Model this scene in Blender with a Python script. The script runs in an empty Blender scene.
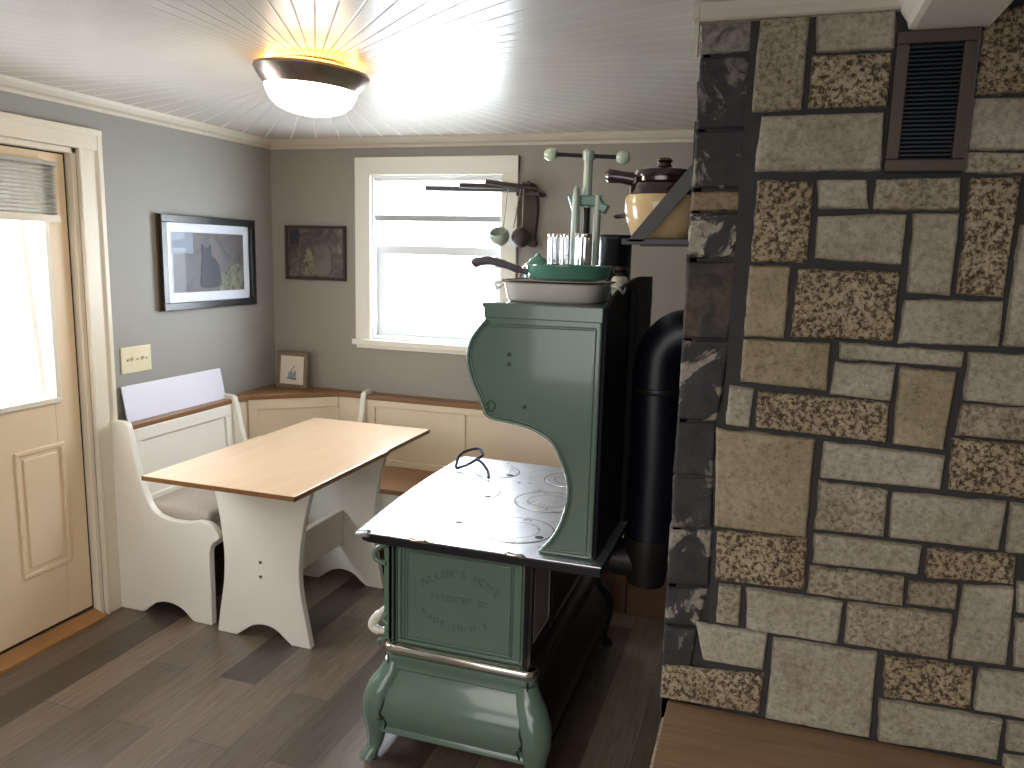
import bpy, bmesh, math, random
from math import pi, sin, cos, radians
from mathutils import Vector, Matrix, noise
random.seed(7)
SC = bpy.context.scene
COL = SC.collection
SC.view_settings.view_transform = 'Standard'
SC.view_settings.look = 'None'
SC.view_settings.exposure = 0.12
SC.view_settings.gamma = 1.0

# ---------------------------------------------------------------- materials
def srgb(r, g, b):
    f = lambda c: (c/255/12.92) if c/255 <= .04045 else ((c/255+.055)/1.055)**2.4
    return (f(r), f(g), f(b), 1)

class NT:
    def __init__(s, name):
        s.m = bpy.data.materials.new(name); s.m.use_nodes = True
        s.t = s.m.node_tree; s.b = s.t.nodes['Principled BSDF']
        s.tc = s.t.nodes.new('ShaderNodeTexCoord')
        s.geo = None
    def n(s, kind, **kw):
        x = s.t.nodes.new('ShaderNode'+kind)
        for k, v in kw.items():
            if k.startswith('_'): x.inputs[k[1:]].default_value = v
            else: setattr(x, k, v)
        return x
    def l(s, a, b): s.t.links.new(a, b)
    def pos(s):
        if not s.geo: s.geo = s.n('NewGeometry')
        return s.geo.outputs['Position']
    def mapped(s, scale=(1,1,1), rot=(0,0,0), src=None):
        m = s.n('Mapping'); m.inputs['Scale'].default_value = scale; m.inputs['Rotation'].default_value = rot
        s.l(src or s.pos(), m.inputs['Vector']); return m.outputs[0]
    def noise(s, scale, detail=4, vec=None, rough=.55, dist=0):
        x = s.n('TexNoise'); x.inputs['Scale'].default_value = scale; x.inputs['Detail'].default_value = detail
        x.inputs['Roughness'].default_value = rough; x.inputs['Distortion'].default_value = dist
        s.l(vec or s.pos(), x.inputs['Vector']); return x.outputs['Fac']
    def ramp(s, fac, stops):
        r = s.n('ValToRGB'); e = r.color_ramp.elements
        while len(e) < len(stops): e.new(.5)
        for k, (p, c) in enumerate(stops): e[k].position = p; e[k].color = c
        s.l(fac, r.inputs[0]); return r.outputs[0]
    def mix(s, fac, a, b, mode='MIX'):
        x = s.n('Mix', data_type='RGBA', blend_type=mode)
        for v, i in ((fac, 0), (a, 6), (b, 7)):
            if hasattr(v, 'is_output'): s.l(v, x.inputs[i])
            else: x.inputs[i].default_value = v
        return x.outputs[2]
    def math(s, op, a, b=0, c=0):
        x = s.n('Math', operation=op)
        for i, v in enumerate((a, b, c)):
            if hasattr(v, 'is_output'): s.l(v, x.inputs[i])
            else: x.inputs[i].default_value = v
        return x.outputs[0]
    def color(s, c):
        if hasattr(c, 'is_output'): s.l(c, s.b.inputs['Base Color'])
        else: s.b.inputs['Base Color'].default_value = c
    def bump(s, h, strength=.3, dist=.01):
        x = s.n('Bump'); x.inputs['Strength'].default_value = strength; x.inputs['Distance'].default_value = dist
        s.l(h, x.inputs['Height']); s.l(x.outputs[0], s.b.inputs['Normal'])
    def set(s, rough=None, metal=None, **kw):
        if rough is not None: s.b.inputs['Roughness'].default_value = rough
        if metal is not None: s.b.inputs['Metallic'].default_value = metal
        for k, v in kw.items(): s.b.inputs[k.replace('_', ' ')].default_value = v
        return s.m

def paint(name, c, rough=.5, metal=0, var=.06, scale=6, bump=0, bscale=150, coat=0, **kw):
    t = NT(name)
    col = t.mix(t.noise(scale), tuple(x*(1-var) for x in c[:3])+(1,), tuple(min(1, x*(1+var)) for x in c[:3])+(1,))
    t.color(col)
    if bump: t.bump(t.noise(bscale, 2), bump, .002)
    if coat: t.b.inputs['Coat Weight'].default_value = coat; t.b.inputs['Coat Roughness'].default_value = .06
    return t.set(rough, metal, **kw)

def wood(name, c1, c2, axis='Y', rough=.45, scale=1, coat=0, c3=None):
    t = NT(name)
    sc = {'X': (1.2, 14, 14), 'Y': (14, 1.2, 14), 'Z': (14, 14, 1.2)}[axis]
    v = t.mapped(tuple(x*scale for x in sc))
    f = t.noise(3, 6, v, .6, .8)
    col = t.ramp(f, [(.3, c1), (.7, c2)])
    f2 = t.noise(1.2, 3, t.mapped(tuple(x*scale*.5 for x in sc)))
    col = t.mix(f2, col, c3 or tuple(x*.8 for x in c1[:3])+(1,))
    t.color(col); t.bump(f, .12, .003)
    if coat: t.b.inputs['Coat Weight'].default_value = coat; t.b.inputs['Coat Roughness'].default_value = .2
    return t.set(rough)

M = {}
M['wall'] = paint('grey_green_wall_paint', srgb(152, 150, 144), .6, var=.03, bump=.08, bscale=260)
M['wall_back'] = paint('warm_grey_wall_paint', srgb(154, 148, 138), .6, var=.03, bump=.08, bscale=260)
M['trim'] = paint('cream_trim_gloss', srgb(226, 216, 197), .35, var=.03)
M['crown'] = paint('cream_crown_gloss', srgb(205, 196, 180), .4, var=.04)
M['white'] = paint('white_cabinet_paint', srgb(236, 231, 218), .4, var=.03)
M['white_win'] = paint('white_window_vinyl', srgb(228, 230, 230), .35, var=.02)
M['door'] = paint('cream_door_paint', srgb(232, 206, 172), .4, var=.02)
M['paper'] = paint('white_board', srgb(226, 224, 236), .5, var=.02)
M['cream_panel'] = paint('cream_bench_panel', srgb(230, 212, 186), .42, var=.03)
M['cap'] = wood('dark_oak_cap', srgb(150, 108, 68), srgb(112, 76, 46), 'X', .4)
M['capy'] = wood('dark_oak_cap_lengthways', srgb(150, 108, 68), srgb(112, 76, 46), 'Y', .4)
M['seat_wood'] = wood('brown_seat_board', srgb(168, 124, 86), srgb(140, 98, 64), 'X', .4)
M['kick_wood'] = wood('brown_kick_board', srgb(120, 84, 54), srgb(84, 58, 38), 'X', .5)
M['table'] = wood('honey_pine_table_top', srgb(240, 212, 174), srgb(222, 184, 138), 'Y', .34, .7, 1, srgb(238, 204, 172))
M['table_edge'] = wood('brown_table_edge', srgb(150, 104, 62), srgb(118, 80, 46), 'Y', .4)
M['oak_sill'] = wood('oak_door_sill', srgb(178, 130, 78), srgb(140, 96, 54), 'Y', .4)
M['hearth_wood'] = wood('rustic_hearth_plank', srgb(150, 118, 86), srgb(104, 74, 50), 'X', .6, 1.0, 0, srgb(132, 108, 86))
M['linen'] = paint('linen_cushion', srgb(176, 164, 152), .9, var=.1, scale=30, bump=.3, bscale=500)
M['black'] = paint('black_frame', srgb(28, 28, 32), .3, var=.1)
M['gap'] = paint('dark_weatherstrip', srgb(40, 32, 26), .7)
M['brass'] = paint('aged_brass', srgb(150, 112, 66), .35, 1)
M['mat_board'] = paint('white_mat_board', srgb(232, 232, 238), .5, var=.01)
M['green'] = paint('sage_green_enamel', srgb(97, 119, 104), .2, var=.05, scale=3, coat=.5)
M['green_dark'] = paint('sage_green_enamel_lines', srgb(64, 86, 72), .35, var=.05)
M['letter'] = paint('worn_panel_lettering', srgb(74, 99, 84), .4, var=.2, scale=90)
M['rivet'] = paint('dark_rivet', srgb(40, 50, 46), .4)
M['nickel'] = paint('nickel_plate', srgb(226, 222, 216), .12, 1, var=.05)
M['iron'] = paint('black_cast_iron', srgb(28, 28, 30), .42, .3, var=.2, bump=.2, bscale=180)
M['range_side'] = paint('black_range_sheet', srgb(46, 42, 42), .38, .5, var=.3, scale=5)
M['ash_panel'] = paint('dull_grey_metal', srgb(150, 140, 138), .45, 0, var=.2, scale=8)
M['blueblack'] = paint('blued_black_steel', srgb(13, 16, 28), .38, 0, var=.2)
M['porcelain'] = paint('white_porcelain', srgb(232, 228, 214), .12, var=.02, coat=.5)
M['pan_white'] = paint('white_enamel_pan', srgb(214, 208, 200), .2, var=.03, coat=.4)
M['teal'] = paint('teal_green_enamel', srgb(84, 138, 122), .2, var=.06, coat=.5)
M['pale_green'] = paint('pale_green_porcelain', srgb(190, 208, 184), .2, coat=.4)
M['press_grey'] = paint('grey_green_casting', srgb(176, 188, 178), .35, .3)
M['handle_wood'] = paint('dark_handle_wood', srgb(96, 84, 98), .4, var=.15, scale=25)
M['pink'] = paint('pinkish_clay', srgb(170, 138, 132), .5)
M['crock'] = paint('cream_stoneware', srgb(226, 196, 146), .2, var=.05, coat=.6)
M['brown_glaze'] = paint('dark_brown_glaze', srgb(50, 26, 30), .12, var=.2, coat=.7)
M['rust_brown'] = paint('weathered_dark_wood', srgb(62, 48, 46), .6, var=.2, scale=40)
M['string'] = paint('jute_string', srgb(160, 140, 118), .8)
M['bronze'] = paint('oil_rubbed_bronze', srgb(150, 134, 122), .3, .85, var=.3, scale=25)
M['flat_black'] = paint('dull_black_sheet', srgb(12, 14, 26), .6, Specular_IOR_Level=.2)
M['louver'] = paint('dark_vent_slats', srgb(36, 42, 50), .45, .3)
M['vent_frame'] = paint('bronze_vent_frame', srgb(84, 72, 62), .5, .3)
M['snow'] = paint('snow_ground', srgb(245, 248, 255), .8)
M['bark'] = paint('weathered_porch_post', srgb(150, 118, 108), .8, var=.2, scale=30)
M['switch'] = paint('ivory_plastic', srgb(224, 214, 180), .35)
M['steel_strap'] = paint('grey_steel_strap', srgb(74, 73, 73), .5)
M['shade_band'] = paint('grey_shade_rail', srgb(170, 172, 172), .5)

def m_fabric(name, c, trans):
    t = NT(name); t.color(c)
    tr = t.n('BsdfTranslucent'); tr.inputs['Color'].default_value = c
    mx = t.n('MixShader'); mx.inputs[0].default_value = trans
    out = t.t.nodes['Material Output']
    t.l(t.b.outputs[0], mx.inputs[1]); t.l(tr.outputs[0], mx.inputs[2]); t.l(mx.outputs[0], out.inputs['Surface'])
    return t.set(.9)
M['shade'] = m_fabric('translucent_shade', srgb(238, 238, 236), .8)
M['cell_shade'] = m_fabric('grey_cellular_shade', srgb(206, 203, 196), .35)

def m_glass():
    t = NT('window_glass'); out = t.t.nodes['Material Output']; t.t.nodes.remove(t.b)
    tr = t.n('BsdfTransparent'); tr.inputs[0].default_value = (.96, .98, 1, 1)
    g = t.n('BsdfGlossy'); g.inputs['Roughness'].default_value = .02
    lw = t.n('LayerWeight'); lw.inputs[0].default_value = .12
    mx = t.n('MixShader'); t.l(lw.outputs['Fresnel'], mx.inputs[0]); t.l(tr.outputs[0], mx.inputs[1]); t.l(g.outputs[0], mx.inputs[2])
    t.l(mx.outputs[0], out.inputs['Surface']); return t.m
M['glass'] = m_glass()

def m_ribbed():
    t = NT('ribbed_clear_glass'); t.color((.9, .93, .95, 1))
    return t.set(.08, .75)
M['tumbler'] = m_ribbed()

def m_lamp():
    t = NT('glowing_frosted_glass'); t.color(srgb(255, 240, 215))
    t.b.inputs['Emission Color'].default_value = (1, .86, .66, 1); t.b.inputs['Emission Strength'].default_value = 4.5
    return t.set(.3)
M['lamp'] = m_lamp()
def m_ring():
    t = NT('warm_emitter_ring'); t.b.inputs['Emission Color'].default_value = (1, .48, .11, 1); t.b.inputs['Emission Strength'].default_value = 50
    return t.m
M['ring_glow'] = m_ring()

def m_ceiling(cx, cy, nsec):
    # glossy painted beadboard laid as a sunburst round the lamp: grooves run outward
    t = NT('sunburst_ceiling')
    sep = t.n('SeparateXYZ'); t.l(t.pos(), sep.inputs[0])
    dx = t.math('SUBTRACT', sep.outputs[0], cx); dy = t.math('SUBTRACT', sep.outputs[1], cy)
    ang = t.math('ARCTAN2', dy, dx)
    u = t.math('MULTIPLY', ang, nsec/(2*pi))
    fr = t.math('FRACT', t.math('ADD', u, 100))
    d = t.math('ABSOLUTE', t.math('SUBTRACT', fr, .5))
    rad = t.math('SQRT', t.math('ADD', t.math('MULTIPLY', dx, dx), t.math('MULTIPLY', dy, dy)))
    w = t.math('MULTIPLY', t.math('MULTIPLY', d, rad), 2*pi/nsec)      # metres from groove
    g = t.n('MapRange'); g.inputs['From Min'].default_value = 0; g.inputs['From Max'].default_value = .005
    t.l(w, g.inputs['Value'])
    base = t.mix(t.noise(4), srgb(196, 192, 184), srgb(212, 209, 202))
    wid = t.math('DIVIDE', t.math('MULTIPLY', rad, 1.0), 1.0)
    fade = t.n('MapRange'); fade.inputs['From Min'].default_value = .5; fade.inputs['From Max'].default_value = 1.5
    fade.inputs['To Min'].default_value = 1; fade.inputs['To Max'].default_value = .1
    t.l(wid, fade.inputs['Value'])
    inv = t.math('MULTIPLY', t.math('SUBTRACT', 1, g.outputs[0]), fade.outputs[0])
    t.color(t.mix(inv, base, srgb(110, 104, 96)))
    h = t.math('ADD', g.outputs[0], t.math('MULTIPLY', t.noise(14, 3), .35))
    t.bump(h, .2, .004)
    t.l(t.math('ADD', .27, t.math('MULTIPLY', t.math('SUBTRACT', 1, g.outputs[0]), .4)), t.b.inputs['Roughness'])
    return t.set(None, Specular_IOR_Level=.32)
LX, LY = -1.46, 2.33
M['ceiling'] = m_ceiling(LX, LY, 84)

def m_floor():
    t = NT('grey_brown_plank_floor')
    v = t.mapped((1, 1, 1), (0, 0, pi/2))
    b = t.n('TexBrick'); t.l(v, b.inputs['Vector'])
    b.offset = .37; b.inputs['Scale'].default_value = 1
    b.inputs['Brick Width'].default_value = .95; b.inputs['Row Height'].default_value = .155
    b.inputs['Mortar Size'].default_value = .0012; b.inputs['Bias'].default_value = 0
    b.inputs['Color1'].default_value = (0, 0, 0, 1); b.inputs['Color2'].default_value = (1, 1, 1, 1)
    b.inputs['Mortar'].default_value = (.5, .5, .5, 1)
    tone = t.ramp(b.outputs['Color'], [(0, srgb(80, 71, 63)), (.5, srgb(110, 98, 86)), (1, srgb(144, 128, 112))])
    gr = t.noise(3, 7, t.mapped((26, 1.6, 10)), .62, .6)
    col = t.mix(t.ramp(gr, [(.35, (.0, .0, .0, 1)), (.7, (1, 1, 1, 1))]), t.mix(1.0, tone, srgb(208, 196, 186), 'MULTIPLY'), tone)
    col = t.mix(b.outputs['Fac'], col, srgb(50, 43, 38))
    t.color(col); t.bump(gr, .12, .002)
    return t.set(.34, Specular_IOR_Level=.7)
M['floor'] = m_floor()

def m_stone(name, stops, scale, contrast_scale=None, spots=False):
    t = NT(name)
    f = t.noise(scale, 8, None, .7, .3)
    col = t.ramp(f, stops)
    big = t.noise(7, 3)
    col = t.mix(t.ramp(big, [(.35, (0, 0, 0, 1)), (.65, (1, 1, 1, 1))]), col, t.mix(1.0, col, srgb(226, 222, 214), 'MULTIPLY'))
    t.color(col)
    fb = t.noise(scale*.6, 6, None, .7)
    t.bump(fb, .9, .008)
    return t.set(.85)
M['stone_L'] = m_stone('pale_split_stone', [(.32, srgb(140, 131, 114)), (.46, srgb(176, 168, 150)), (.62, srgb(198, 190, 172)), (.8, srgb(212, 205, 188))], 85)
M['stone_Y'] = m_stone('tan_split_stone', [(.34, srgb(134, 121, 98)), (.46, srgb(170, 156, 130)), (.7, srgb(194, 179, 150))], 85)
M['stone_M'] = m_stone('mottled_split_stone', [(.36, srgb(108, 96, 80)), (.46, srgb(156, 145, 125)), (.56, srgb(186, 175, 154)), (.8, srgb(204, 195, 174))], 80)
M['stone_D'] = m_stone('speckled_brown_stone', [(.41, srgb(72, 60, 48)), (.47, srgb(124, 107, 86)), (.53, srgb(184, 167, 139)), (.7, srgb(204, 189, 160))], 100)
def m_tarred(name, lo, hi, stonec):
    t = NT(name)
    f = t.noise(9, 6, None, .62, .8)
    st = t.ramp(t.noise(60, 6, None, .7), [(.35, tuple(x*.5 for x in stonec[:3])+(1,)), (.6, stonec)])
    tar = t.ramp(t.noise(20, 5), [(.3, srgb(44, 43, 45)), (.7, srgb(62, 60, 60))])
    t.color(t.mix(t.ramp(f, [(lo, (0, 0, 0, 1)), (hi, (1, 1, 1, 1))]), tar, st))
    t.bump(t.noise(30, 6), .8, .008)
    return t.set(.75)
M['tar_T'] = m_tarred('tar_smeared_stone', .57, .60, srgb(120, 112, 104))
M['tar_S'] = m_tarred('grey_stone_with_tar', .42, .5, srgb(150, 144, 136))
M['tar_U'] = m_tarred('half_tarred_stone', .50, .53, srgb(160, 150, 136))
M['tar_B'] = m_tarred('brown_broken_stone', .3, .4, srgb(150, 128, 104))
M['tar_V'] = m_tarred('half_bare_stone', .43, .46, srgb(176, 168, 150))
M['tar_W'] = m_tarred('sooty_brown_stone', .38, .5, srgb(92, 76, 66))
M['mortar'] = paint('dark_mortar', srgb(56, 54, 54), .8, var=.25, scale=22, bump=.5, bscale=90)

def m_cooktop():
    t = NT('polished_steel_cooktop')
    f = t.noise(9, 6, None, .6, 1.2)
    t.color(t.ramp(f, [(.35, srgb(222, 224, 232)), (.6, srgb(232, 234, 240))]))
    t.l(t.ramp(t.noise(16, 6, None, .6, .8), [(.35, (.27, .27, .27, 1)), (.75, (.36, .36, .36, 1))]), t.b.inputs['Roughness'])
    t.bump(t.noise(9, 2), .05, .003)
    t.b.inputs['Metallic'].default_value = .9
    return t.m
M['cooktop'] = m_cooktop()

def m_blotch(name, stops, scale, axis_rough=.5, coat=0):
    t = NT(name); t.color(t.ramp(t.noise(scale, 5, None, .6, 1), stops))
    if coat: t.b.inputs['Coat Weight'].default_value = coat
    return t.set(axis_rough)
M['art_brown'] = m_blotch('brown_painting', [(.3, srgb(58, 52, 50)), (.45, srgb(80, 73, 68)), (.58, srgb(100, 92, 84)), (.72, srgb(134, 124, 112))], 16, .35)
M['art_bg'] = m_blotch('grey_brown_picture', [(.3, srgb(74, 70, 74)), (.6, srgb(112, 102, 98))], 6)
M['art_field'] = m_blotch('olive_picture_field', [(.35, srgb(60, 60, 56)), (.5, srgb(112, 112, 92)), (.65, srgb(140, 136, 112))], 28)
M['art_cat'] = paint('dark_cat_silhouette', srgb(52, 52, 62), .5)
M['art_sky'] = paint('pale_blue_print', srgb(136, 144, 160), .5)
M['art_teal'] = paint('teal_ink_sketch', srgb(104, 138, 146), .6, var=.3, scale=60)
M['frame_taupe'] = wood('taupe_wood_frame', srgb(140, 122, 98), srgb(112, 96, 78), 'Z', .5)
M['mat_cream'] = paint('cream_mat', srgb(226, 216, 196), .6)

# ---------------------------------------------------------------- mesh helpers
def new(): return bmesh.new()
def setm(bm, n0, mi):
    bm.faces.ensure_lookup_table()
    for f in bm.faces[n0:]: f.material_index = mi
def box(bm, x0, x1, y0, y1, z0, z1, mi=0):
    n0 = len(bm.faces)
    v = [bm.verts.new((x, y, z)) for x in (x0, x1) for y in (y0, y1) for z in (z0, z1)]
    for a in ((0,1,3,2), (4,6,7,5), (0,4,5,1), (2,3,7,6), (0,2,6,4), (1,5,7,3)): bm.faces.new([v[i] for i in a])
    setm(bm, n0, mi)
def sheet(bm, axis, c, a0, a1, z0, z1):
    P = [(a0, z0), (a1, z0), (a1, z1), (a0, z1)]
    bm.faces.new([bm.verts.new((c, p[0], p[1]) if axis == 'X' else (p[0], c, p[1])) for p in P])
def prism(bm, pts, axis, a, b, mi=0):
    """closed 2D outline swept along an axis; axis X: pts are (y,z), Y: (x,z), Z: (x,y)"""
    n0 = len(bm.faces)
    P = {'X': lambda p, t: (t, p[0], p[1]), 'Y': lambda p, t: (p[0], t, p[1]), 'Z': lambda p, t: (p[0], p[1], t)}[axis]
    A = [bm.verts.new(P(p, a)) for p in pts]; B = [bm.verts.new(P(p, b)) for p in pts]
    n = len(pts)
    bm.faces.new(A); bm.faces.new(B[::-1])
    for i in range(n): bm.faces.new((A[i], B[i], B[(i+1) % n], A[(i+1) % n]))
    setm(bm, n0, mi)
def frames(pts):
    pts = [Vector(p) for p in pts]; out = []
    up = None
    for i, p in enumerate(pts):
        d = (pts[min(i+1, len(pts)-1)] - pts[max(i-1, 0)]).normalized()
        if up is None:
            up = Vector((0, 0, 1)) if abs(d.z) < .9 else Vector((0, 1, 0))
        s = d.cross(up).normalized(); u = s.cross(d).normalized(); up = u
        out.append((p, s, u))
    return out
def tube(bm, pts, r, n=12, mi=0, flat=1.0, closed=False):
    n0 = len(bm.faces)
    rs = r if isinstance(r, (list, tuple)) else [r]*len(pts)
    rings = []
    for (p, s, u), rr in zip(frames(pts), rs):
        rings.append([bm.verts.new(p + s*cos(2*pi*k/n)*rr + u*sin(2*pi*k/n)*rr*flat) for k in range(n)])
    for a, b in zip(rings, rings[1:]):
        for k in range(n): bm.faces.new((a[k], a[(k+1) % n], b[(k+1) % n], b[k]))
    if closed:
        a, b = rings[-1], rings[0]
        for k in range(n): bm.faces.new((a[k], a[(k+1) % n], b[(k+1) % n], b[k]))
    else:
        bm.faces.new(rings[0][::-1]); bm.faces.new(rings[-1])
    setm(bm, n0, mi)
def lathe(bm, prof, c, n=40, mi=0, axis='Z', sx=1, sy=1, rib=0, nrib=0):
    """profile of (radius, height) turned round an axis through c"""
    n0 = len(bm.faces); rings = []
    for r, h in prof:
        ring = []
        for k in range(n):
            a = 2*pi*k/n; rr = r*(1+rib*cos(nrib*a)) if rib else r
            x, y = rr*cos(a)*sx, rr*sin(a)*sy
            o = {'Z': (x, y, h), 'X': (h, x, y), 'Y': (x, h, y)}[axis]
            ring.append(bm.verts.new((c[0]+o[0], c[1]+o[1], c[2]+o[2])))
        rings.append(ring)
    for a, b in zip(rings, rings[1:]):
        for k in range(n): bm.faces.new((a[k], a[(k+1) % n], b[(k+1) % n], b[k]))
    if prof[0][0] > 1e-5: bm.faces.new(rings[0][::-1])
    if prof[-1][0] > 1e-5: bm.faces.new(rings[-1])
    bmesh.ops.remove_doubles(bm, verts=[v for r, ring in zip(prof, rings) if r[0] <= 1e-5 for v in ring], dist=1e-4)
    setm(bm, n0, mi)
def ball(bm, c, r, mi=0, sz=1):
    lathe(bm, [(r*sin(pi*i/10) if 0 < i < 10 else 0, -r*cos(pi*i/10)*sz) for i in range(11)], c, 20, mi)
def smooth_poly(pts, sub=5, sharp=()):
    """Catmull-Rom through a closed outline; indices in sharp keep their corner"""
    n = len(pts); out = []
    for i in range(n):
        p0, p1, p2, p3 = pts[i-1], pts[i], pts[(i+1) % n], pts[(i+2) % n]
        if i in sharp and (i+1) % n in sharp: out.append(p1); continue
        if i in sharp: p0 = (2*p1[0]-p2[0], 2*p1[1]-p2[1])
        if (i+1) % n in sharp: p3 = (2*p2[0]-p1[0], 2*p2[1]-p1[1])
        for k in range(sub):
            t = k/sub
            out.append(tuple(.5*((2*p1[j])+(-p0[j]+p2[j])*t+(2*p0[j]-5*p1[j]+4*p2[j]-p3[j])*t*t+(-p0[j]+3*p1[j]-3*p2[j]+p3[j])*t**3) for j in (0, 1)))
    return out
def curve3(pts, sub=6):
    pts = [Vector(p) for p in pts]; n = len(pts); out = []
    for i in range(n-1):
        p0 = pts[i-1] if i else 2*pts[0]-pts[1]; p1, p2 = pts[i], pts[i+1]
        p3 = pts[i+2] if i+2 < n else 2*p2-p1
        for k in range(sub):
            t = k/sub
            out.append(.5*((2*p1)+(-p0+p2)*t+(2*p0-5*p1+4*p2-p3)*t*t+(-p0+3*p1-3*p2+p3)*t**3))
    out.append(pts[-1]); return out
def frame_xz(bm, x0, x1, z0, z1, w, y0, y1, mi=0):
    box(bm, x0, x1, y0, y1, z1-w, z1, mi); box(bm, x0, x1, y0, y1, z0, z0+w, mi)
    box(bm, x0, x0+w, y0, y1, z0+w, z1-w, mi); box(bm, x1-w, x1, y0, y1, z0+w, z1-w, mi)
def frame_yz(bm, y0, y1, z0, z1, w, x0, x1, mi=0):
    box(bm, x0, x1, y0, y1, z1-w, z1, mi); box(bm, x0, x1, y0, y1, z0, z0+w, mi)
    box(bm, x0, x1, y0, y0+w, z0+w, z1-w, mi); box(bm, x0, x1, y1-w, y1, z0+w, z1-w, mi)

ORG = {}
def tag(o, label=None, cat=None, group=None, kind=None):
    if label: o['label'] = label
    if cat: o['category'] = cat
    if group: o['group'] = group
    if kind: o['kind'] = kind
    return o
def thing(name, loc, label, cat, group=None):
    o = bpy.data.objects.new(name, None); COL.objects.link(o); o.location = loc; o.empty_display_size = .05
    ORG[o.name] = Vector(loc); return tag(o, label, cat, group)
def obj(name, bm, mats, parent=None, origin=None, bevel=0, smooth=False, seg=2, angle=40):
    """one mesh object; vertices were given in room coordinates"""
    if parent is not None:
        base = ORG[parent.name]; org = base
    else:
        org = Vector(origin or (0, 0, 0)); base = Vector((0, 0, 0))
    bmesh.ops.recalc_face_normals(bm, faces=bm.faces)
    for v in bm.verts: v.co -= org
    me = bpy.data.meshes.new(name); bm.to_mesh(me); bm.free()
    o = bpy.data.objects.new(name, me); COL.objects.link(o)
    for m in (mats if isinstance(mats, list) else [mats]): me.materials.append(M[m])
    if parent is not None: o.parent = parent
    else: o.location = org
    ORG[o.name] = org
    if smooth:
        for p in me.polygons: p.use_smooth = True
        me.set_sharp_from_angle(angle=radians(angle))
    if bevel:
        md = o.modifiers.new('bevel', 'BEVEL'); md.width = bevel; md.segments = seg; md.limit_method = 'ANGLE'; md.angle_limit = radians(50)
    return o
def struct(name, bm, m, label=None, **kw):
    o = obj(name, bm, m, **kw); o['kind'] = 'structure'; o['label'] = label or name.replace('_', ' ')
    o['category'] = name.split('_')[0]
    return o
STONES=[('M',-0.07,2.133,0.032,2.133,0.032,1.938,-0.073,1.935),
('L',0.049,2.134,0.206,2.134,0.211,2.057,0.058,2.057),
('D',0.048,2.049,0.208,2.048,0.207,1.938,0.047,1.938),
('L',-0.051,1.923,0.203,1.924,0.209,1.803,-0.058,1.802),
('D',0.377,2.11,0.49,2.142,0.512,1.958,0.373,1.957),
('L',0.37,1.948,0.514,1.946,0.526,1.842,0.373,1.845),
('M',0.374,1.839,0.527,1.833,0.532,1.794,0.372,1.797),
('D',-0.05,1.781,0.071,1.777,0.072,1.597,-0.05,1.596),
('L',0.082,1.782,0.181,1.782,0.191,1.719,0.086,1.721),
('M',0.202,1.782,0.367,1.786,0.371,1.718,0.203,1.718),
('L',0.088,1.701,0.27,1.708,0.269,1.598,0.089,1.607),
('L',0.286,1.709,0.373,1.709,0.373,1.533,0.289,1.538),
('D',0.388,1.784,0.48,1.786,0.475,1.534,0.387,1.539),
('Y',-0.052,1.585,0.037,1.585,0.036,1.421,-0.053,1.42),
('D',0.055,1.581,0.268,1.58,0.269,1.428,0.052,1.424),
('L',0.286,1.52,0.477,1.524,0.479,1.427,0.282,1.424),
('L',0.493,1.687,0.545,1.688,0.576,1.429,0.49,1.43),
('L',0.498,1.785,0.533,1.785,0.543,1.7,0.5,1.699),
('Y',-0.053,1.411,0.139,1.413,0.139,1.303,-0.054,1.31),
('L',0.161,1.415,0.415,1.41,0.413,1.377,0.161,1.38),
('L',0.154,1.371,0.28,1.37,0.278,1.289,0.149,1.295),
('Y',0.292,1.366,0.404,1.365,0.395,1.187,0.293,1.191),
('L',0.427,1.41,0.578,1.412,0.592,1.299,0.426,1.304),
('L',-0.079,1.296,-0.022,1.29,-0.027,1.198,-0.08,1.201),
('D',-0.011,1.288,0.275,1.284,0.277,1.192,-0.012,1.201),
('M',0.424,1.294,0.603,1.297,0.612,1.223,0.42,1.224),
('Y',-0.102,1.186,0.123,1.184,0.124,0.94,-0.09,0.94),
('L',0.147,1.179,0.401,1.171,0.399,1.095,0.145,1.092),
('D',0.413,1.216,0.614,1.212,0.628,1.093,0.419,1.097),
('M',0.145,1.081,0.292,1.078,0.293,0.967,0.142,0.964),
('L',0.304,1.074,0.534,1.08,0.53,0.968,0.307,0.967),
('L',0.543,1.079,0.63,1.08,0.643,0.972,0.549,0.965),
('D',-0.083,0.926,0.128,0.935,0.13,0.808,-0.078,0.799),
('L',0.145,0.952,0.375,0.953,0.374,0.887,0.146,0.878),
('D',0.389,0.949,0.566,0.958,0.568,0.894,0.395,0.881),
('M',0.142,0.867,0.348,0.871,0.351,0.803,0.139,0.8),
('M',0.361,0.864,0.46,0.87,0.459,0.814,0.362,0.809),
('L',0.473,0.872,0.571,0.883,0.577,0.696,0.465,0.693),
('M',-0.069,0.786,-0.016,0.788,-0.015,0.686,-0.069,0.685),
('L',-0.001,0.787,0.221,0.788,0.217,0.683,0.005,0.681),
('M',0.233,0.788,0.456,0.799,0.457,0.688,0.234,0.686),
('L',-0.118,0.672,0.056,0.676,0.051,0.58,-0.094,0.578),
('L',0.073,0.668,0.307,0.671,0.311,0.453,0.069,0.45),
('D',0.325,0.668,0.512,0.676,0.516,0.577,0.334,0.566),
('L',0.527,0.676,0.665,0.686,0.678,0.577,0.525,0.575),
('L',0.325,0.556,0.586,0.56,0.584,0.461,0.332,0.449),
('L',0.596,0.558,0.68,0.561,0.688,0.494,0.601,0.489),
('L',0.6,0.473,0.69,0.479,0.699,0.405,0.605,0.393),
('L',0.578,0.897,0.639,0.899,0.648,0.831,0.585,0.828),
('L',0.584,0.808,0.65,0.813,0.663,0.701,0.594,0.695),
('D',-0.197,0.536,0.054,0.564,0.05,0.457,-0.197,0.452)]
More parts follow.
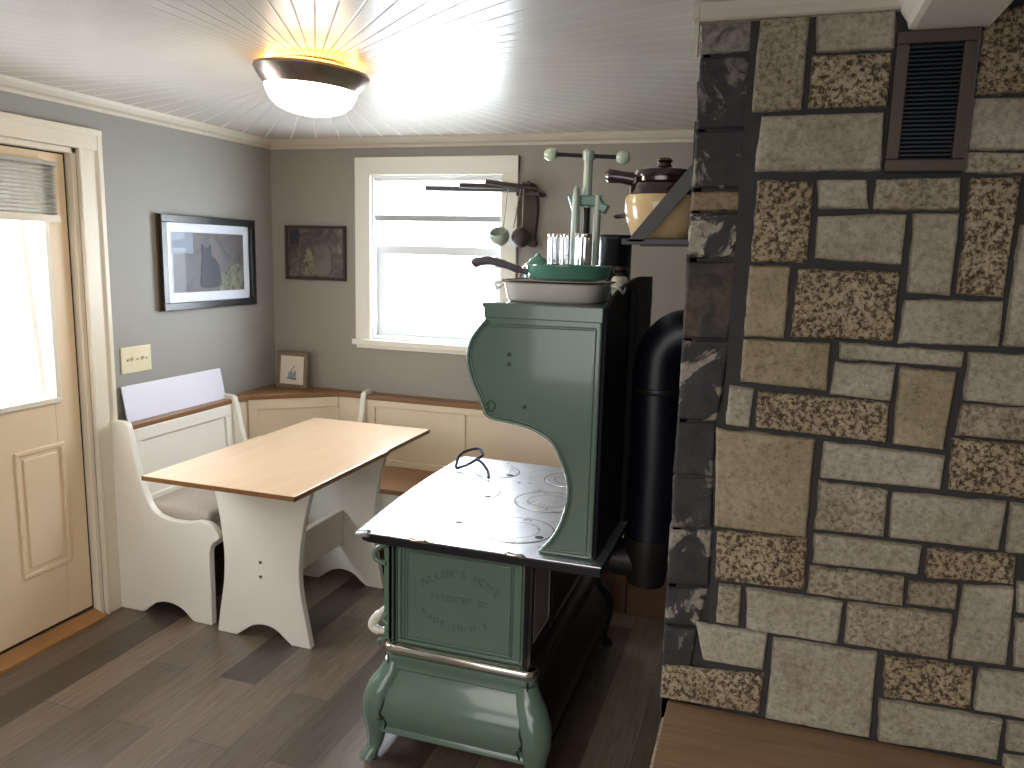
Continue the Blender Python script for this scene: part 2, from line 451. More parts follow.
TARRED=[('S',-0.191,2.141,-0.084,2.136,-0.088,2.072,-0.186,2.071),
('T',-0.186,2.064,-0.081,2.057,-0.078,1.904,-0.191,1.902),
('U',-0.193,1.895,-0.076,1.899,-0.068,1.767,-0.192,1.767),
('B',-0.193,1.755,-0.074,1.758,-0.076,1.714,-0.193,1.713),
('V',-0.197,1.704,-0.071,1.708,-0.093,1.607,-0.195,1.6),
('W',-0.202,1.588,-0.072,1.594,-0.093,1.407,-0.198,1.406),
('U',-0.197,1.396,-0.086,1.403,-0.105,1.203,-0.192,1.2),
('T',-0.194,1.19,-0.107,1.198,-0.105,1.061,-0.196,1.055),
('T',-0.198,1.044,-0.105,1.055,-0.099,0.926,-0.195,0.912),
('U',-0.195,0.904,-0.098,0.918,-0.096,0.771,-0.191,0.761),
('U',-0.193,0.749,-0.096,0.766,-0.116,0.658,-0.19,0.65),
('T',-0.19,0.642,-0.116,0.65,-0.127,0.544,-0.185,0.521)]
# ================================================================ room shell
XL, YB, ZC = -2.653, 3.77, 2.17
XR, YF = 2.3, -2.2
b = new(); box(b, XL-.2, XR+.1, YF-.1, YB+.2, -.08, 0); struct('floor', b, 'floor', 'grey-brown wood plank floor')
b = new(); box(b, XL-.15, XR+.1, YF-.1, YB+.15, ZC, ZC+.08); struct('ceiling', b, 'ceiling', 'glossy white board ceiling laid in a sunburst round the lamp')
# left wall with the door opening
DY0, DY1, DZ = 1.62, 2.49, 1.965
b = new()
box(b, XL-.14, XL, YF, DY0, 0, ZC); box(b, XL-.14, XL, DY1, YB+.14, 0, ZC); box(b, XL-.14, XL, DY0, DY1, DZ, ZC)
struct('wall_left', b, 'wall', 'grey-green painted wall on the left')
# back wall with the window opening
WX0, WX1, WZ0, WZ1 = -2.045, -1.29, 1.135, 1.995
b = new()
box(b, XL, WX0, YB, YB+.14, 0, ZC); box(b, WX1, XR, YB, YB+.14, 0, ZC)
box(b, WX0, WX1, YB, YB+.14, WZ1, ZC); box(b, WX0, WX1, YB, YB+.14, 0, WZ0)
struct('wall_back', b, 'wall_back', 'warm grey wall behind the dining nook')
b = new(); box(b, XR, XR+.1, YF, YB+.14, 0, ZC); struct('wall_right', b, 'wall', 'grey wall to the right of the chimney')
b = new(); box(b, XL, XR, YF-.1, YF, 0, ZC); struct('wall_front', b, 'wall', 'grey wall of the kitchen opposite the window')

def crown(name, pts_axis, a, bb, prof, label):
    b = new(); prism(b, prof, pts_axis, a, bb); struct(name, b, 'crown', label, smooth=False)
cp = [(0, 2.122), (.012, 2.122), (.014, 2.134), (.03, 2.142), (.04, 2.156), (.045, 2.17), (0, 2.17)]
crown('trim_1', 'Y', YF, YB, [(XL+x, z) for x, z in cp], 'cream crown moulding along the left wall')
crown('trim_2', 'X', XL, XR, [(YB-x, z) for x, z in cp], 'cream crown moulding along the back wall')

# ---- door casing, door, shade
b = new()
CW = .112
for y0, y1 in ((DY1, DY1+CW), (DY0-CW, DY0)):
    prism(b, [(XL, y0), (XL+.02, y0), (XL+.02, y0+.012), (XL+.014, y0+.02), (XL+.014, y1-.03), (XL+.024, y1-.022), (XL+.024, y1), (XL, y1)] if y0 == DY1 else
          [(XL, y0), (XL+.02, y0), (XL+.02, y1), (XL, y1)], 'Z', 0, DZ+CW-.032)
box(b, XL, XL+.021, DY0-CW, DY1+CW, DZ, DZ+CW-.034); box(b, XL, XL+.026, DY0-CW, DY1+CW, DZ+CW-.055, DZ+CW-.03)
# jamb lining the opening
box(b, XL-.14, XL+.001, DY1-.022, DY1, .0, DZ); box(b, XL-.14, XL+.001, DY0, DY0+.022, 0, DZ); box(b, XL-.14, XL+.001, DY0, DY1, DZ-.022, DZ)
struct('trim_3', b, 'trim', 'cream casing round the left door', bevel=.003)

door = thing('door_1', (XL-.075, (DY0+DY1)/2, .045), 'cream half-glazed door in the left wall, pleated grey blind at its top', 'door')
door['kind'] = 'structure'
dy0, dy1, dz0, dz1 = DY0+.025, DY1-.03, .05, DZ-.028
gy0, gy1, gz0, gz1 = 1.80, 2.345, .985, 1.885
dx0, dx1 = XL-.075, XL-.032
b = new()
box(b, dx0, dx1, dy0, gy0, dz0, dz1); box(b, dx0, dx1, gy1, dy1, dz0, dz1)
box(b, dx0, dx1, gy0, gy1, dz0, gz0); box(b, dx0, dx1, gy0, gy1, gz1, dz1)
obj('door_slab', b, 'door', door, bevel=.002)
b = new(); frame_yz(b, gy0-.022, gy1+.022, gz0-.022, gz1+.022, .024, dx1-.001, dx1+.014); obj('glazing_bead', b, 'trim', door, bevel=.004)
b = new(); sheet(b, 'X', dx0+.02, gy0, gy1, gz0, gz1); obj('glass_pane', b, 'glass', door)
for y0, y1 in ((2.15, 2.372), (1.79, 2.01)):
    b = new(); frame_yz(b, y0, y1, .29, .80, .018, dx1-.001, dx1+.007)
    box(b, dx1-.001, dx1+.005, y0+.035, y1-.035, .325, .765); obj('raised_panel', b, 'door', door, bevel=.004)
b = new(); frame_yz(b, dy0-.006, dy1+.007, dz0-.012, dz1+.007, .009, dx0, dx1-.002); obj('weatherstrip', b, 'gap', door)
b = new(); tube(b, [(dx1, 1.70, .93), (dx1+.02, 1.70, .93)], .028, 20); ball(b, (dx1+.05, 1.70, .93), .028); tube(b, [(dx1+.01, 1.70, .93), (dx1+.05, 1.70, .93)], .012); obj('door_knob', b, 'brass', door, smooth=True)
b = new(); prism(b, [(XL-.13, 0), (XL+.035, 0), (XL+.035, .012), (XL-.03, .034), (XL-.13, .034)], 'Y', DY0+.022, DY1-.022); struct('trim_4', b, 'oak_sill', 'oak sill under the left door')

sh = thing('pleated_blind', (dx1+.02, 2.07, 1.68), 'grey pleated cellular blind drawn up at the top of the door glass', 'blind')
b = new(); pts = []
n = 13; z0, z1 = 1.70, 1.885
for i in range(n*2+1): pts.append((dx1+.016+(.020 if i % 2 else .0), z0+(z1-z0)*i/(2*n)))
prism(b, pts+[(p[0]-.004, p[1]) for p in pts[::-1]], 'Y', gy0-.02, gy1+.045); obj('pleats', b, 'cell_shade', sh)
b = new(); box(b, dx1+.012, dx1+.045, gy0-.022, gy1+.048, 1.885, 1.90); obj('head_rail', b, 'cell_shade', sh, bevel=.003)
b = new(); box(b, dx1+.014, dx1+.042, gy0-.022, gy1+.05, 1.672, 1.70); obj('bottom_rail', b, 'trim', sh, bevel=.003)

# ---- window
b = new()
# casing boards standing proud of the wall
frame_w = .078
box(b, WX0-frame_w, WX0+.012, YB-.022, YB, WZ0-.03, WZ1+frame_w); box(b, WX1-.012, WX1+frame_w-.008, YB-.022, YB, WZ0-.03, WZ1+frame_w)
box(b, WX0-frame_w, WX1+frame_w-.008, YB-.024, YB, WZ1-.012, WZ1+frame_w)
box(b, WX0-.088, WX1+.085, YB-.045, YB, WZ0-.042, WZ0-.012); box(b, WX0-.075, WX1+.07, YB-.02, YB, WZ0-.062, WZ0-.04)
struct('trim_5', b, 'white', 'cream casing and sill round the back window', bevel=.003)
win = thing('window_1', ((WX0+WX1)/2, YB+.06, WZ0), 'white double-hung window in the back wall, bright daylight behind it', 'window')
win['kind'] = 'structure'
b = new(); frame_xz(b, WX0, WX1, WZ0-.012, WZ1, .022, YB-.002, YB+.13); obj('window_frame', b, 'white_win', win, bevel=.002)
b = new(); frame_xz(b, WX0+.022, WX1-.022, 1.60, WZ1-.022, .03, YB+.085, YB+.115); u = obj('upper_sash', b, 'white_win', win, bevel=.003)
b = new(); sheet(b, 'Y', YB+.10, WX0+.05, WX1-.05, 1.63, WZ1-.05); obj('pane', b, 'glass', u)
b = new(); frame_xz(b, WX0+.022, WX1-.022, WZ0+.01, 1.625, .045, YB+.045, YB+.075); lo = obj('lower_sash', b, 'white_win', win, bevel=.003)
b = new(); sheet(b, 'Y', YB+.06, WX0+.065, WX1-.065, WZ0+.05, 1.585); obj('pane', b, 'glass', lo)
ws = thing('window_shade', ((WX0+WX1)/2, YB+.03, 1.755), 'thin white shade pulled part way down inside the back window', 'shade')
b = new(); box(b, WX0+.024, WX1-.024, YB+.026, YB+.029, 1.78, 1.965); obj('fabric', b, 'shade', ws)
b = new(); box(b, WX0+.023, WX1-.023, YB+.018, YB+.036, 1.752, 1.782); obj('bottom_rail', b, 'shade_band', ws, bevel=.003)
b = new(); box(b, WX0+.023, WX1-.023, YB+.012, YB+.04, 1.955, 1.978); obj('head_rail', b, 'white_win', ws, bevel=.003)

# ---- outside
b = new(); box(b, -14, -2.83, -12, 14, -.6, -.5); box(b, -2.82, 9, 3.95, 14, -.6, -.5); struct('ground', b, 'snow', 'snowy ground outside')
pp = new(); tube(pp, [(-3.42, 2.93, -.5), (-3.40, 2.90, .9), (-3.42, 2.86, 1.7), (-3.44, 2.84, 2.5)], .022, 12)
tag(obj('porch_post', pp, 'bark', None, (-3.42, 2.93, -.5), smooth=True), 'thin brown post outside the door glass', 'post')

# ================================================================ chimney
exec_stones = None
def stone_face(bm, q, y, mi, depth=.020, res=9, amp=.006):
    """one split-faced stone: rounded pillow with a chipped surface"""
    (ax, az, bx, bz, cx, cz, dx, dz) = q
    seed = Vector((ax*7.1, az*3.3, 1.7))
    grow = .002
    ax -= grow; dx -= grow; bx += grow; cx += grow; az += grow; bz += grow; cz -= grow; dz -= grow
    w, hh = abs(bx-ax), abs(az-dz)
    def cuts(L):
        n = max(2, int((L-.02)/.014)); e = [0, .002/L, .005/L, .010/L]
        return e + [.010/L+(1-.020/L)*k/n for k in range(1, n)] + [1-q_ for q_ in e[::-1]]
    us, vs = cuts(w), cuts(hh); nx, nz = len(us)-1, len(vs)-1
    grid = []
    for j in range(nz+1):
        v = vs[j]; row = []
        for i in range(nx+1):
            u = us[i]
            x = (ax*(1-u)+bx*u)*(1-v)+(dx*(1-u)+cx*u)*v
            z = (az*(1-u)+bz*u)*(1-v)+(dz*(1-u)+cz*u)*v
            e = min(u*abs(bx-ax), (1-u)*abs(bx-ax), v*abs(az-dz), (1-v)*abs(az-dz))
            k = min(1, e/.007); k = math.sqrt(max(0, 1-(1-k)**2))
            p = Vector((x*9, z*9, 3))
            d = depth*k + (noise.noise(p)*amp + noise.noise(p*4)*amp*.5)*k
            if e < 1e-6:
                x += noise.noise(Vector((x*25, z*25, 5)))*.005; z += noise.noise(Vector((x*25, z*25, 9)))*.005
                # soft corners
                if (i in (0, nx)) and (j in (0, nz)):
                    x += (.004 if i == 0 else -.004); z += (-.004 if j == 0 else .004)
            row.append(bm.verts.new((x, y-d, z)))
        grid.append(row)
    n0 = len(bm.faces)
    for j in range(nz):
        for i in range(nx): bm.faces.new((grid[j][i], grid[j+1][i], grid[j+1][i+1], grid[j][i+1]))
    setm(bm, n0, mi)
CX0, CX1, CY0, CY1 = -.195, 1.30, 1.953, 2.62
ch = thing('chimney', (.55, 1.95, 0), 'stone-faced chimney with dark joints and a tar-smeared left edge', 'chimney')
b = new()
prism(b, [(-.09, .40), (-.09, ZC), (CX1, ZC), (CX1, .40)], 'Y', CY0, CY1)
b2 = new()
box(b, -.085, CX1, CY0+.001, CY1, 0, .41)
obj('mortar_core', b, 'mortar', ch)
b = new(); box(b, CX0, -.089, 1.972, CY1, 0, ZC)
obj('tarred_edge', b, 'mortar', ch)
KM = {'L': 0, 'Y': 1, 'M': 2, 'D': 3}
b = new()
for s in STONES: stone_face(b, s[1:], 1.956, KM[s[0]])
# courses past the range of the vent side, out to the far corner
z = .47
while z < 2.12:
    h = random.choice((.075, .11, .15)); x = .715
    while x < 1.28:
        w = random.choice((.13, .2, .27)); xe = min(x+w, 1.29)
        if xe-x > .04: stone_face(b, (x, min(z+h, 2.15), xe, min(z+h, 2.15), xe, z, x, z), 1.956, random.choice((0, 0, 1, 2, 3)))
        x = xe+.014
    z += h+.014
obj('stone_facing', b, ['stone_L', 'stone_Y', 'stone_M', 'stone_D'], ch, smooth=True, angle=60)
TK = {'S': 0, 'T': 1, 'U': 2, 'B': 3, 'V': 4, 'W': 5}
b = new()
for s in TARRED:
    s = (s[0], CX0-.004, s[2], *s[3:7], CX0-.004, s[8])
    stone_face(b, s[1:], 1.976, TK[s[0]], depth=.016, amp=.012)
obj('tarred_stones', b, ['tar_S', 'tar_T', 'tar_U', 'tar_B', 'tar_V', 'tar_W'], ch, smooth=True, angle=60)
b = new()   # ragged left return of the stones
z = .02
while z < 2.12:
    h = random.uniform(.08, .2); z1 = min(z+h, 2.15)
    prism(b, [(CX0-.006+random.uniform(-.004, .004), z), (CX0-.008+random.uniform(-.004, .004), z1), (CX0+.02, z1), (CX0+.02, z)], 'Y', 1.972, CY1-.02, random.choice((1, 2, 0)))
    z = z1+.008
obj('side_stones', b, ['tar_S', 'tar_T', 'tar_W'], ch, bevel=.003)
for k, (name, q) in enumerate((('trim_6', (CX0-.03, .232)),)):
    b = new(); prism(b, [(1.932, 2.133), (1.926, 2.137), (1.926, 2.155), (1.920, 2.17), (1.962, 2.17), (1.962, 2.133)], 'X', q[0]+.008, q[1])
    box(b, CX0-.024, CX0-.009, 1.920, CY1, 2.137, 2.17); box(b, CX0-.020, CX0-.009, 1.935, 1.965, 2.06, 2.14)
    struct(name, b, 'crown', 'cream moulding along the top of the chimney')
# boxed beam running from the chimney over the kitchen
bx0, bx1, bz = .243, .385, 2.087
b = new(); box(b, bx0, bx1, YF, 1.93, bz, ZC)
prism(b, [(bx0+.001, 2.087), (bx0-.010, 2.09), (bx0-.014, 2.105), (bx0-.028, 2.125), (bx0-.034, 2.15), (bx0-.045, 2.17), (bx0+.001, 2.17)], 'Y', YF, 1.93)
struct('trim_7', b, 'white', 'white boxed beam meeting the chimney')

# hearth
he = thing('raised_hearth', (.5, 1.6, 0), 'raised stone hearth with a rustic plank top at the foot of the chimney', 'hearth')
b = new(); box(b, -.172, 1.32, 1.20, 1.952, 0, .402); obj('hearth_base', b, 'mortar', he)
b = new()
for z0, z1 in ((.01, .13), (.14, .27), (.28, .40)):
    y = 1.21
    while y < 1.9:
        ye = min(y+random.uniform(.12, .26), 1.95)
        prism(b, [(-.19, z0), (-.19, z1), (-.165, z1), (-.165, z0)], 'Y', y, ye-.008, 0); y = ye
obj('side_stones', b, 'stone_M', he, bevel=.006)
b = new()
ys = [1.15, 1.42, 1.68, 1.951]
for k in range(3): box(b, -.178, 1.33, ys[k]+.0015, ys[k+1]-.0015, .402, .445)
obj('plank_top', b, 'hearth_wood', he, bevel=.004)

# vent grille set in the stones
v = thing('wall_vent', (.29, 1.93, 1.80), 'tall bronze vent grille with dark slats between the stones, under the beam', 'vent')
vx0, vx1, vz0, vz1 = .214, .368, 1.797, 2.086
b = new(); frame_xz(b, vx0, vx1, vz0, vz1, .026, 1.922, 1.95); obj('vent_frame', b, 'vent_frame', v, bevel=.003)
b = new(); box(b, vx0+.02, vx1-.02, 1.944, 1.95, vz0+.02, vz1-.02)
for i in range(26):
    z = vz0+.03+i*(vz1-vz0-.058)/26
    prism(b, [(1.944, z), (1.931, z+.003), (1.931, z+.0055), (1.944, z+.0045)], 'X', vx0+.024, vx1-.024)
obj('slats', b, 'louver', v)
b = new(); box(b, vx1-.003, vx1+.002, 1.920, 1.945, vz0, vz1); obj('bright_edge', b, 'steel_strap', v)

# ================================================================ ceiling lamp
L = thing('ceiling_lamp', (-1.42, 2.25, ZC), 'lit flush ceiling lamp with a bronze rim and frosted glass bowl', 'lamp')
lc = (-1.42, 2.25, 0)
b = new(); lathe(b, [(.0, 2.168), (.12, 2.168), (.12, 2.135), (.0, 2.130)], lc, 48); obj('ceiling_plate', b, 'trim', L, smooth=True)
b = new()
lathe(b, [(.172, 2.146), (.182, 2.151), (.196, 2.148), (.199, 2.139), (.190, 2.124), (.176, 2.106), (.160, 2.090), (.154, 2.094), (.170, 2.118), (.172, 2.146)], lc, 64); obj('bronze_rim', b, 'bronze', L, smooth=True)
b = new(); lathe(b, [(.162, 2.098), (.156, 2.075), (.141, 2.048), (.115, 2.026), (.075, 2.012), (.035, 2.006), (0, 2.005)], lc, 64); obj('glass_bowl', b, 'lamp', L, smooth=True, angle=70)
for k in range(2):
    b = new(); a = k*pi+.6; ball(b, (lc[0]+.07*cos(a), lc[1]+.07*sin(a), 2.10), .024); o = obj('bulb', b, 'lamp', L, smooth=True)
b = new(); tube(b, [(lc[0]+.150*cos(2*pi*k/48), lc[1]+.150*sin(2*pi*k/48), 2.148) for k in range(48)], .006, 8, closed=True); obj('hidden_emitter_ring', b, 'ring_glow', L, smooth=True)  # emitter ring added inside the rim to throw warm glow on the ceiling
L.rotation_euler = (0, radians(4), 0); L.scale = (.9, .9, .95)

# ================================================================ pictures, switch, paper
def picture(name, loc, label, cat, rect, wall, parts, fm, fw, depth, matw, matm, gold=False):
    t = thing(name, loc, label, cat)
    return t
p1 = thing('framed_picture', (XL+.015, 3.24, 1.296), 'wide black-framed print of a sitting cat with a white mat on the left wall', 'picture')
b = new(); frame_yz(b, 2.899, 3.578, 1.296, 1.735, .035, XL+.004, XL+.032); obj('frame', b, 'black', p1, bevel=.003)
b = new(); box(b, XL+.003, XL+.012, 2.897, 2.902, 1.294, 1.737); obj('frame_back_edge', b, 'brass', p1)
b = new(); box(b, XL+.006, XL+.012, 2.92, 3.56, 1.315, 1.715); obj('mat', b, 'mat_board', p1)
b = new(); frame_yz(b, 2.978, 3.5, 1.372, 1.662, .004, XL+.012, XL+.0145); obj('inner_mat', b, 'paper', p1)
b = new(); box(b, XL+.011, XL+.0135, 2.982, 3.496, 1.376, 1.658); art = obj('print', b, 'art_bg', p1)
X1 = XL+.0142
def flat_yz(pts, m, name, x, par):
    b = new(); prism(b, pts, 'X', x-.0006, x+.0006); return obj(name, b, m, par)
flat_yz([(2.984, 1.56), (3.12, 1.56), (3.12, 1.656), (2.984, 1.656)], 'art_sky', 'pale_corner', X1, art)
flat_yz(smooth_poly([(3.30, 1.378), (3.494, 1.378), (3.494, 1.50), (3.42, 1.51), (3.36, 1.47), (3.30, 1.46)], 4, (0, 1, 2)), 'art_field', 'field', X1, art)
cat = [(3.17, 1.40), (3.17, 1.47), (3.18, 1.54), (3.178, 1.59), (3.185, 1.605), (3.20, 1.588), (3.225, 1.588), (3.243, 1.604), (3.248, 1.585), (3.25, 1.55), (3.29, 1.52), (3.31, 1.46), (3.30, 1.41), (3.28, 1.395)]
flat_yz(smooth_poly(cat, 4), 'art_cat', 'cat_figure', X1+.0008, art)
b = new(); sheet(b, 'X', XL+.021, 2.93, 3.55, 1.325, 1.705); obj('glazing', b, 'glass', p1)

p2 = thing('framed_painting', (-2.37, YB-.01, 1.428), 'small dark brown painting in a thin dark frame left of the window', 'picture')
b = new(); frame_xz(b, -2.558, -2.184, 1.428, 1.72, .016, YB-.024, YB-.003); obj('frame', b, 'rust_brown', p2, bevel=.003)
b = new(); box(b, -2.548, -2.194, YB-.013, YB-.006, 1.438, 1.71); art = obj('painting', b, 'art_brown', p2)
def flat_xz(pts, m, name, y, par):
    b = new(); prism(b, pts, 'Y', y-.0006, y+.0006); return obj(name, b, m, par)
flat_xz(smooth_poly([(-2.45, 1.46), (-2.44, 1.55), (-2.42, 1.60), (-2.39, 1.58), (-2.37, 1.50), (-2.38, 1.46)], 4), 'art_field', 'pale_figure', YB-.0145, art)
flat_xz(smooth_poly([(-2.37, 1.46), (-2.38, 1.56), (-2.34, 1.62), (-2.29, 1.61), (-2.27, 1.52), (-2.29, 1.46)], 4), 'art_bg', 'dark_figure', YB-.0150, art)
flat_xz(smooth_poly([(-2.53, 1.62), (-2.47, 1.62), (-2.47, 1.70), (-2.53, 1.70)], 2, (0, 1, 2, 3)), 'art_cat', 'dark_corner', YB-.0145, art)

# small frame standing on the corner cap
p3 = thing('tabletop_photo_frame', (-2.485, 3.68, .832), 'little taupe photo frame with a teal sketch standing on the corner ledge', 'picture frame')
b = new(); frame_xz(b, -.098, .098, 0, .20, .022, -.010, .010)
b2 = new(); box(b2, -.078, .078, -.004, .004, .02, .18)
b3 = new()
random.seed(3)
for k in range(4): tube(b3, [(-.02+.013*k, -.0055, .05), (-.018+.013*k, -.0055, .085+.01*(k % 2))], .004, 6)
tube(b3, [(-.012, -.0055, .085), (.0, -.0055, .105), (.018, -.0055, .125)], .0022, 6)
tube(b3, [(-.028, -.0055, .055), (.03, -.0055, .052)], .005, 6)
b4 = new(); tube(b4, [(0, .012, .14), (0, .05, .003)], .005, 6)
for nm, bb, mm in (('frame', b, 'frame_taupe'), ('mat', b2, 'mat_cream'), ('sketch', b3, 'art_teal'), ('easel_back', b4, 'frame_taupe')):
    for vv in bb.verts:
        y = vv.co.y + vv.co.z*.10
        c, s = cos(-.02), sin(-.02)
        vv.co = Vector((-2.485 + vv.co.x*c - y*s, 3.68 + vv.co.x*s + y*c, .832 + vv.co.z))
    obj(nm, bb, mm, p3, bevel=.002 if nm == 'frame' else 0)

sw = thing('light_switch', (XL+.004, 2.742, 1.036), 'ivory double light switch plate beside the door casing', 'switch')
b = new(); box(b, XL, XL+.006, 2.655, 2.829, 1.036, 1.152); obj('switch_plate', b, 'switch', sw, bevel=.003)
for y in (2.715, 2.775):
    b = new(); prism(b, [(XL+.004, 1.085), (XL+.018, 1.10), (XL+.018, 1.106), (XL+.004, 1.105)], 'Y', y-.005, y+.005); obj('toggle', b, 'switch', sw)
for y in (2.69, 2.745, 2.80):
    b = new(); tube(b, [(XL+.005, y, 1.094), (XL+.0075, y, 1.094)], .0045, 8); obj('screw', b, 'bronze', sw)

b = new(); prism(b, [(XL+.035, .8295), (XL+.04, .8295), (XL+.012, .984), (XL+.007, .984)], 'Y', 2.64, 3.285)
tag(obj('foam_board', b, 'paper', None, (XL+.03, 2.96, .829)), 'blank white board leaning on the wall along the bench ledge', 'board')

# ================================================================ breakfast nook benches
def end_profile():
    # side outline of a bench end, x = distance from wall, z = height
    P = [(.012, 0), (.10, 0), (.14, .004), (.20, .05), (.27, .066), (.34, .05), (.395, .006), (.43, 0), (.497, 0),
         (.497, .10), (.498, .327), (.512, .365), (.548, .395), (.535, .425), (.50, .452), (.45, .458), (.39, .446), (.30, .444), (.235, .462), (.195, .50), (.165, .57), (.135, .67), (.115, .76), (.10, .825), (.085, .845), (.05, .85), (.012, .848)]
    return smooth_poly(P, 4, (0, 1, 7, 8, 9, 10, 26))
bl = thing('left_bench', (-2.40, 2.93, 0), 'white wooden settle with scrolled ends and linen seat by the door', 'bench')
for y0, y1 in ((2.572, 2.604), (3.275, 3.307)):
    b = new(); prism(b, [(XL+x, z) for x, z in end_profile()], 'Y', y0, y1); obj('bench_end', b, 'white', bl, bevel=.004)
b = new(); prism(b, [(XL+.06, .44), (XL+.10, .44), (XL+.075, .805), (XL+.035, .805)], 'Y', 2.604, 3.275); bk = obj('back_panel', b, 'white', bl)
b = new()
def slope_bar(y0, y1, z0, z1):
    f = lambda z: XL+.10-(z-.44)*.0685
    prism(b, [(f(z0)-.002, z0), (f(z0)+.01, z0), (f(z1)+.01, z1), (f(z1)-.002, z1)], 'Y', y0, y1)
slope_bar(2.604, 3.275, .75, .805); slope_bar(2.604, 3.275, .44, .50); slope_bar(2.604, 2.66, .50, .75); slope_bar(3.22, 3.275, .50, .75)
obj('back_rails', b, 'white', bl, bevel=.003)
b = new(); box(b, XL, XL+.083, 2.60, 3.28, .805, .829); obj('cap_board', b, 'capy', bl, bevel=.004)
b = new(); box(b, XL+.05, XL+.46, 2.604, 3.275, .395, .42); obj('seat_board', b, 'white', bl)
b = new(); box(b, XL+.105, XL+.475, 2.608, 3.271, .421, .485); obj('seat_cushion', b, 'linen', bl, bevel=.022, seg=4)
b = new(); prism(b, smooth_poly([(2.604, .395), (2.604, .30), (2.68, .315), (2.94, .35), (3.2, .315), (3.275, .30), (3.275, .395)], 4, (0, 1, 5, 6)), 'X', XL+.43, XL+.45); obj('apron', b, 'white', bl)
b = new(); box(b, XL+.01, XL+.03, 2.604, 3.275, 0, .40); obj('rear_board', b, 'rust_brown', bl)

bc = thing('corner_bench', (-2.45, 3.6, 0), 'cream corner bench section with a dark wood ledge between the two settles', 'bench')
foot = [(XL, 3.307), (XL+.085, 3.307), (XL+.095, 3.40), (-2.20, 3.685), (-2.053, 3.69), (-2.053, YB), (XL, YB)]
b = new(); prism(b, foot, 'Z', .806, .831); obj('cap_board', b, 'cap', bc, bevel=.004)
b = new(); prism(b, [(XL, 3.307), (XL+.07, 3.307), (XL+.08, 3.41), (-2.205, 3.70), (-2.053, 3.705), (-2.053, YB), (XL, YB)], 'Z', 0, .806); obj('corner_panel', b, 'cream_panel', bc)
b = new()
A_, B_ = Vector((XL+.08, 3.41, 0)), Vector((-2.205, 3.70, 0)); d_ = (B_-A_).normalized(); n_ = Vector((d_.y, -d_.x, 0))
def diag_bar(s0, s1, z0, z1):
    Lr = (B_-A_).length
    p = [A_+d_*s0*Lr, A_+d_*s1*Lr, A_+d_*s1*Lr+n_*.01, A_+d_*s0*Lr+n_*.01]
    prism(b, [(q.x, q.y) for q in p], 'Z', z0, z1)
diag_bar(0, 1, .75, .805); diag_bar(0, .1, .44, .75); diag_bar(.9, 1, .44, .75); diag_bar(0, 1, .44, .50)
obj('corner_rails', b, 'cream_panel', bc, bevel=.003)
b = new(); prism(b, [(XL+.05, 3.307), (XL+.46, 3.307), (XL+.46, 3.33), (-2.054, 3.33), (-2.054, 3.70), (-2.2, 3.695), (XL+.08, 3.41)], 'Z', .40, .45); obj('corner_seat', b, 'seat_wood', bc, bevel=.004)

bb_ = thing('back_bench', (-1.2, 3.6, 0), 'long cream bench under the window with brown seat and dark ledge', 'bench')
prof = [(YB-x, z) for x, z in end_profile()]
b = new(); prism(b, prof, 'X', -2.052, -2.022); obj('bench_end', b, 'white', bb_, bevel=.004)
BX0, BX1 = -2.022, -.32
b = new(); box(b, BX0, BX1, 3.69, 3.71, .45, .806); obj('back_panel', b, 'cream_panel', bb_)
b = new(); box(b, BX0, BX1, 3.68, 3.691, .77, .806); box(b, BX0, BX1, 3.68, 3.691, .45, .485)
for x in (BX0, -1.50, -.95, BX1-.055): box(b, x, x+.05, 3.68, 3.691, .485, .77)
obj('back_rails', b, 'cream_panel', bb_, bevel=.003)
b = new(); box(b, BX0, BX1, 3.675, YB, .806, .831); obj('cap_board', b, 'cap', bb_, bevel=.004)
b = new(); box(b, BX0, BX1, 3.30, 3.69, .425, .45); obj('seat_board', b, 'seat_wood', bb_, bevel=.004)
b = new()
box(b, BX0, BX1, 3.335, 3.35, .21, .425)
x = BX0
while x < BX1-.03: box(b, x+.003, min(x+.043, BX1), 3.331, 3.336, .21, .42); x += .046
obj('beadboard_front', b, 'white', bb_)
b = new(); box(b, BX0, -1.1, 3.345, 3.36, 0, .21)
box(b, -1.1, -.52, 3.33, 3.36, 0, .21); box(b, -.515, BX1, 3.33, 3.36, 0, .21); obj('kick_board', b, 'kick_wood', bb_, bevel=.002)

# ================================================================ trestle table
tb = thing('trestle_table', (-1.88, 2.8, 0), 'trestle table with a glossy honey wood top and white shaped legs', 'table')
b = new(); prism(b, [(-2.153, 2.228), (-1.503, 2.228), (-1.503, 2.93), (-1.512, 2.93), (-1.512, 3.37), (-2.145, 3.37), (-2.145, 2.93), (-2.153, 2.93)], 'Z', .738, .755)
top = obj('tabletop', b, 'table', tb, bevel=.003)
b = new()
box(b, -2.155, -1.500, 2.225, 2.2285, .737, .7535); box(b, -1.5035, -1.500, 2.225, 2.93, .737, .7535); box(b, -2.156, -2.1525, 2.225, 2.93, .737, .7535); box(b, -1.5125, -1.5095, 2.93, 3.37, .737, .7535)
obj('edge_strip', b, 'table_edge', tb)
tp = smooth_poly([(-2.105, 0), (-2.01, 0), (-1.975, .025), (-1.93, .055), (-1.875, .066), (-1.82, .055), (-1.775, .022), (-1.745, 0), (-1.655, 0), (-1.675, .10), (-1.70, .24), (-1.702, .36), (-1.68, .52), (-1.645, .65), (-1.615, .738), (-2.135, .738), (-2.105, .65), (-2.075, .5), (-2.06, .35), (-2.068, .22), (-2.09, .10)], 4, (0, 1, 7, 8, 14, 15))
for y in (2.545, 3.165):
    b = new(); prism(b, tp, 'Y', y, y+.032); o = obj('leg', b, 'white', tb, bevel=.004)
    for z in (.338, .276):
        b2 = new(); tube(b2, [(-1.884, y+.002, z), (-1.884, y-.003, z)], .0065, 10); obj('bolt', b2, 'bronze', o)
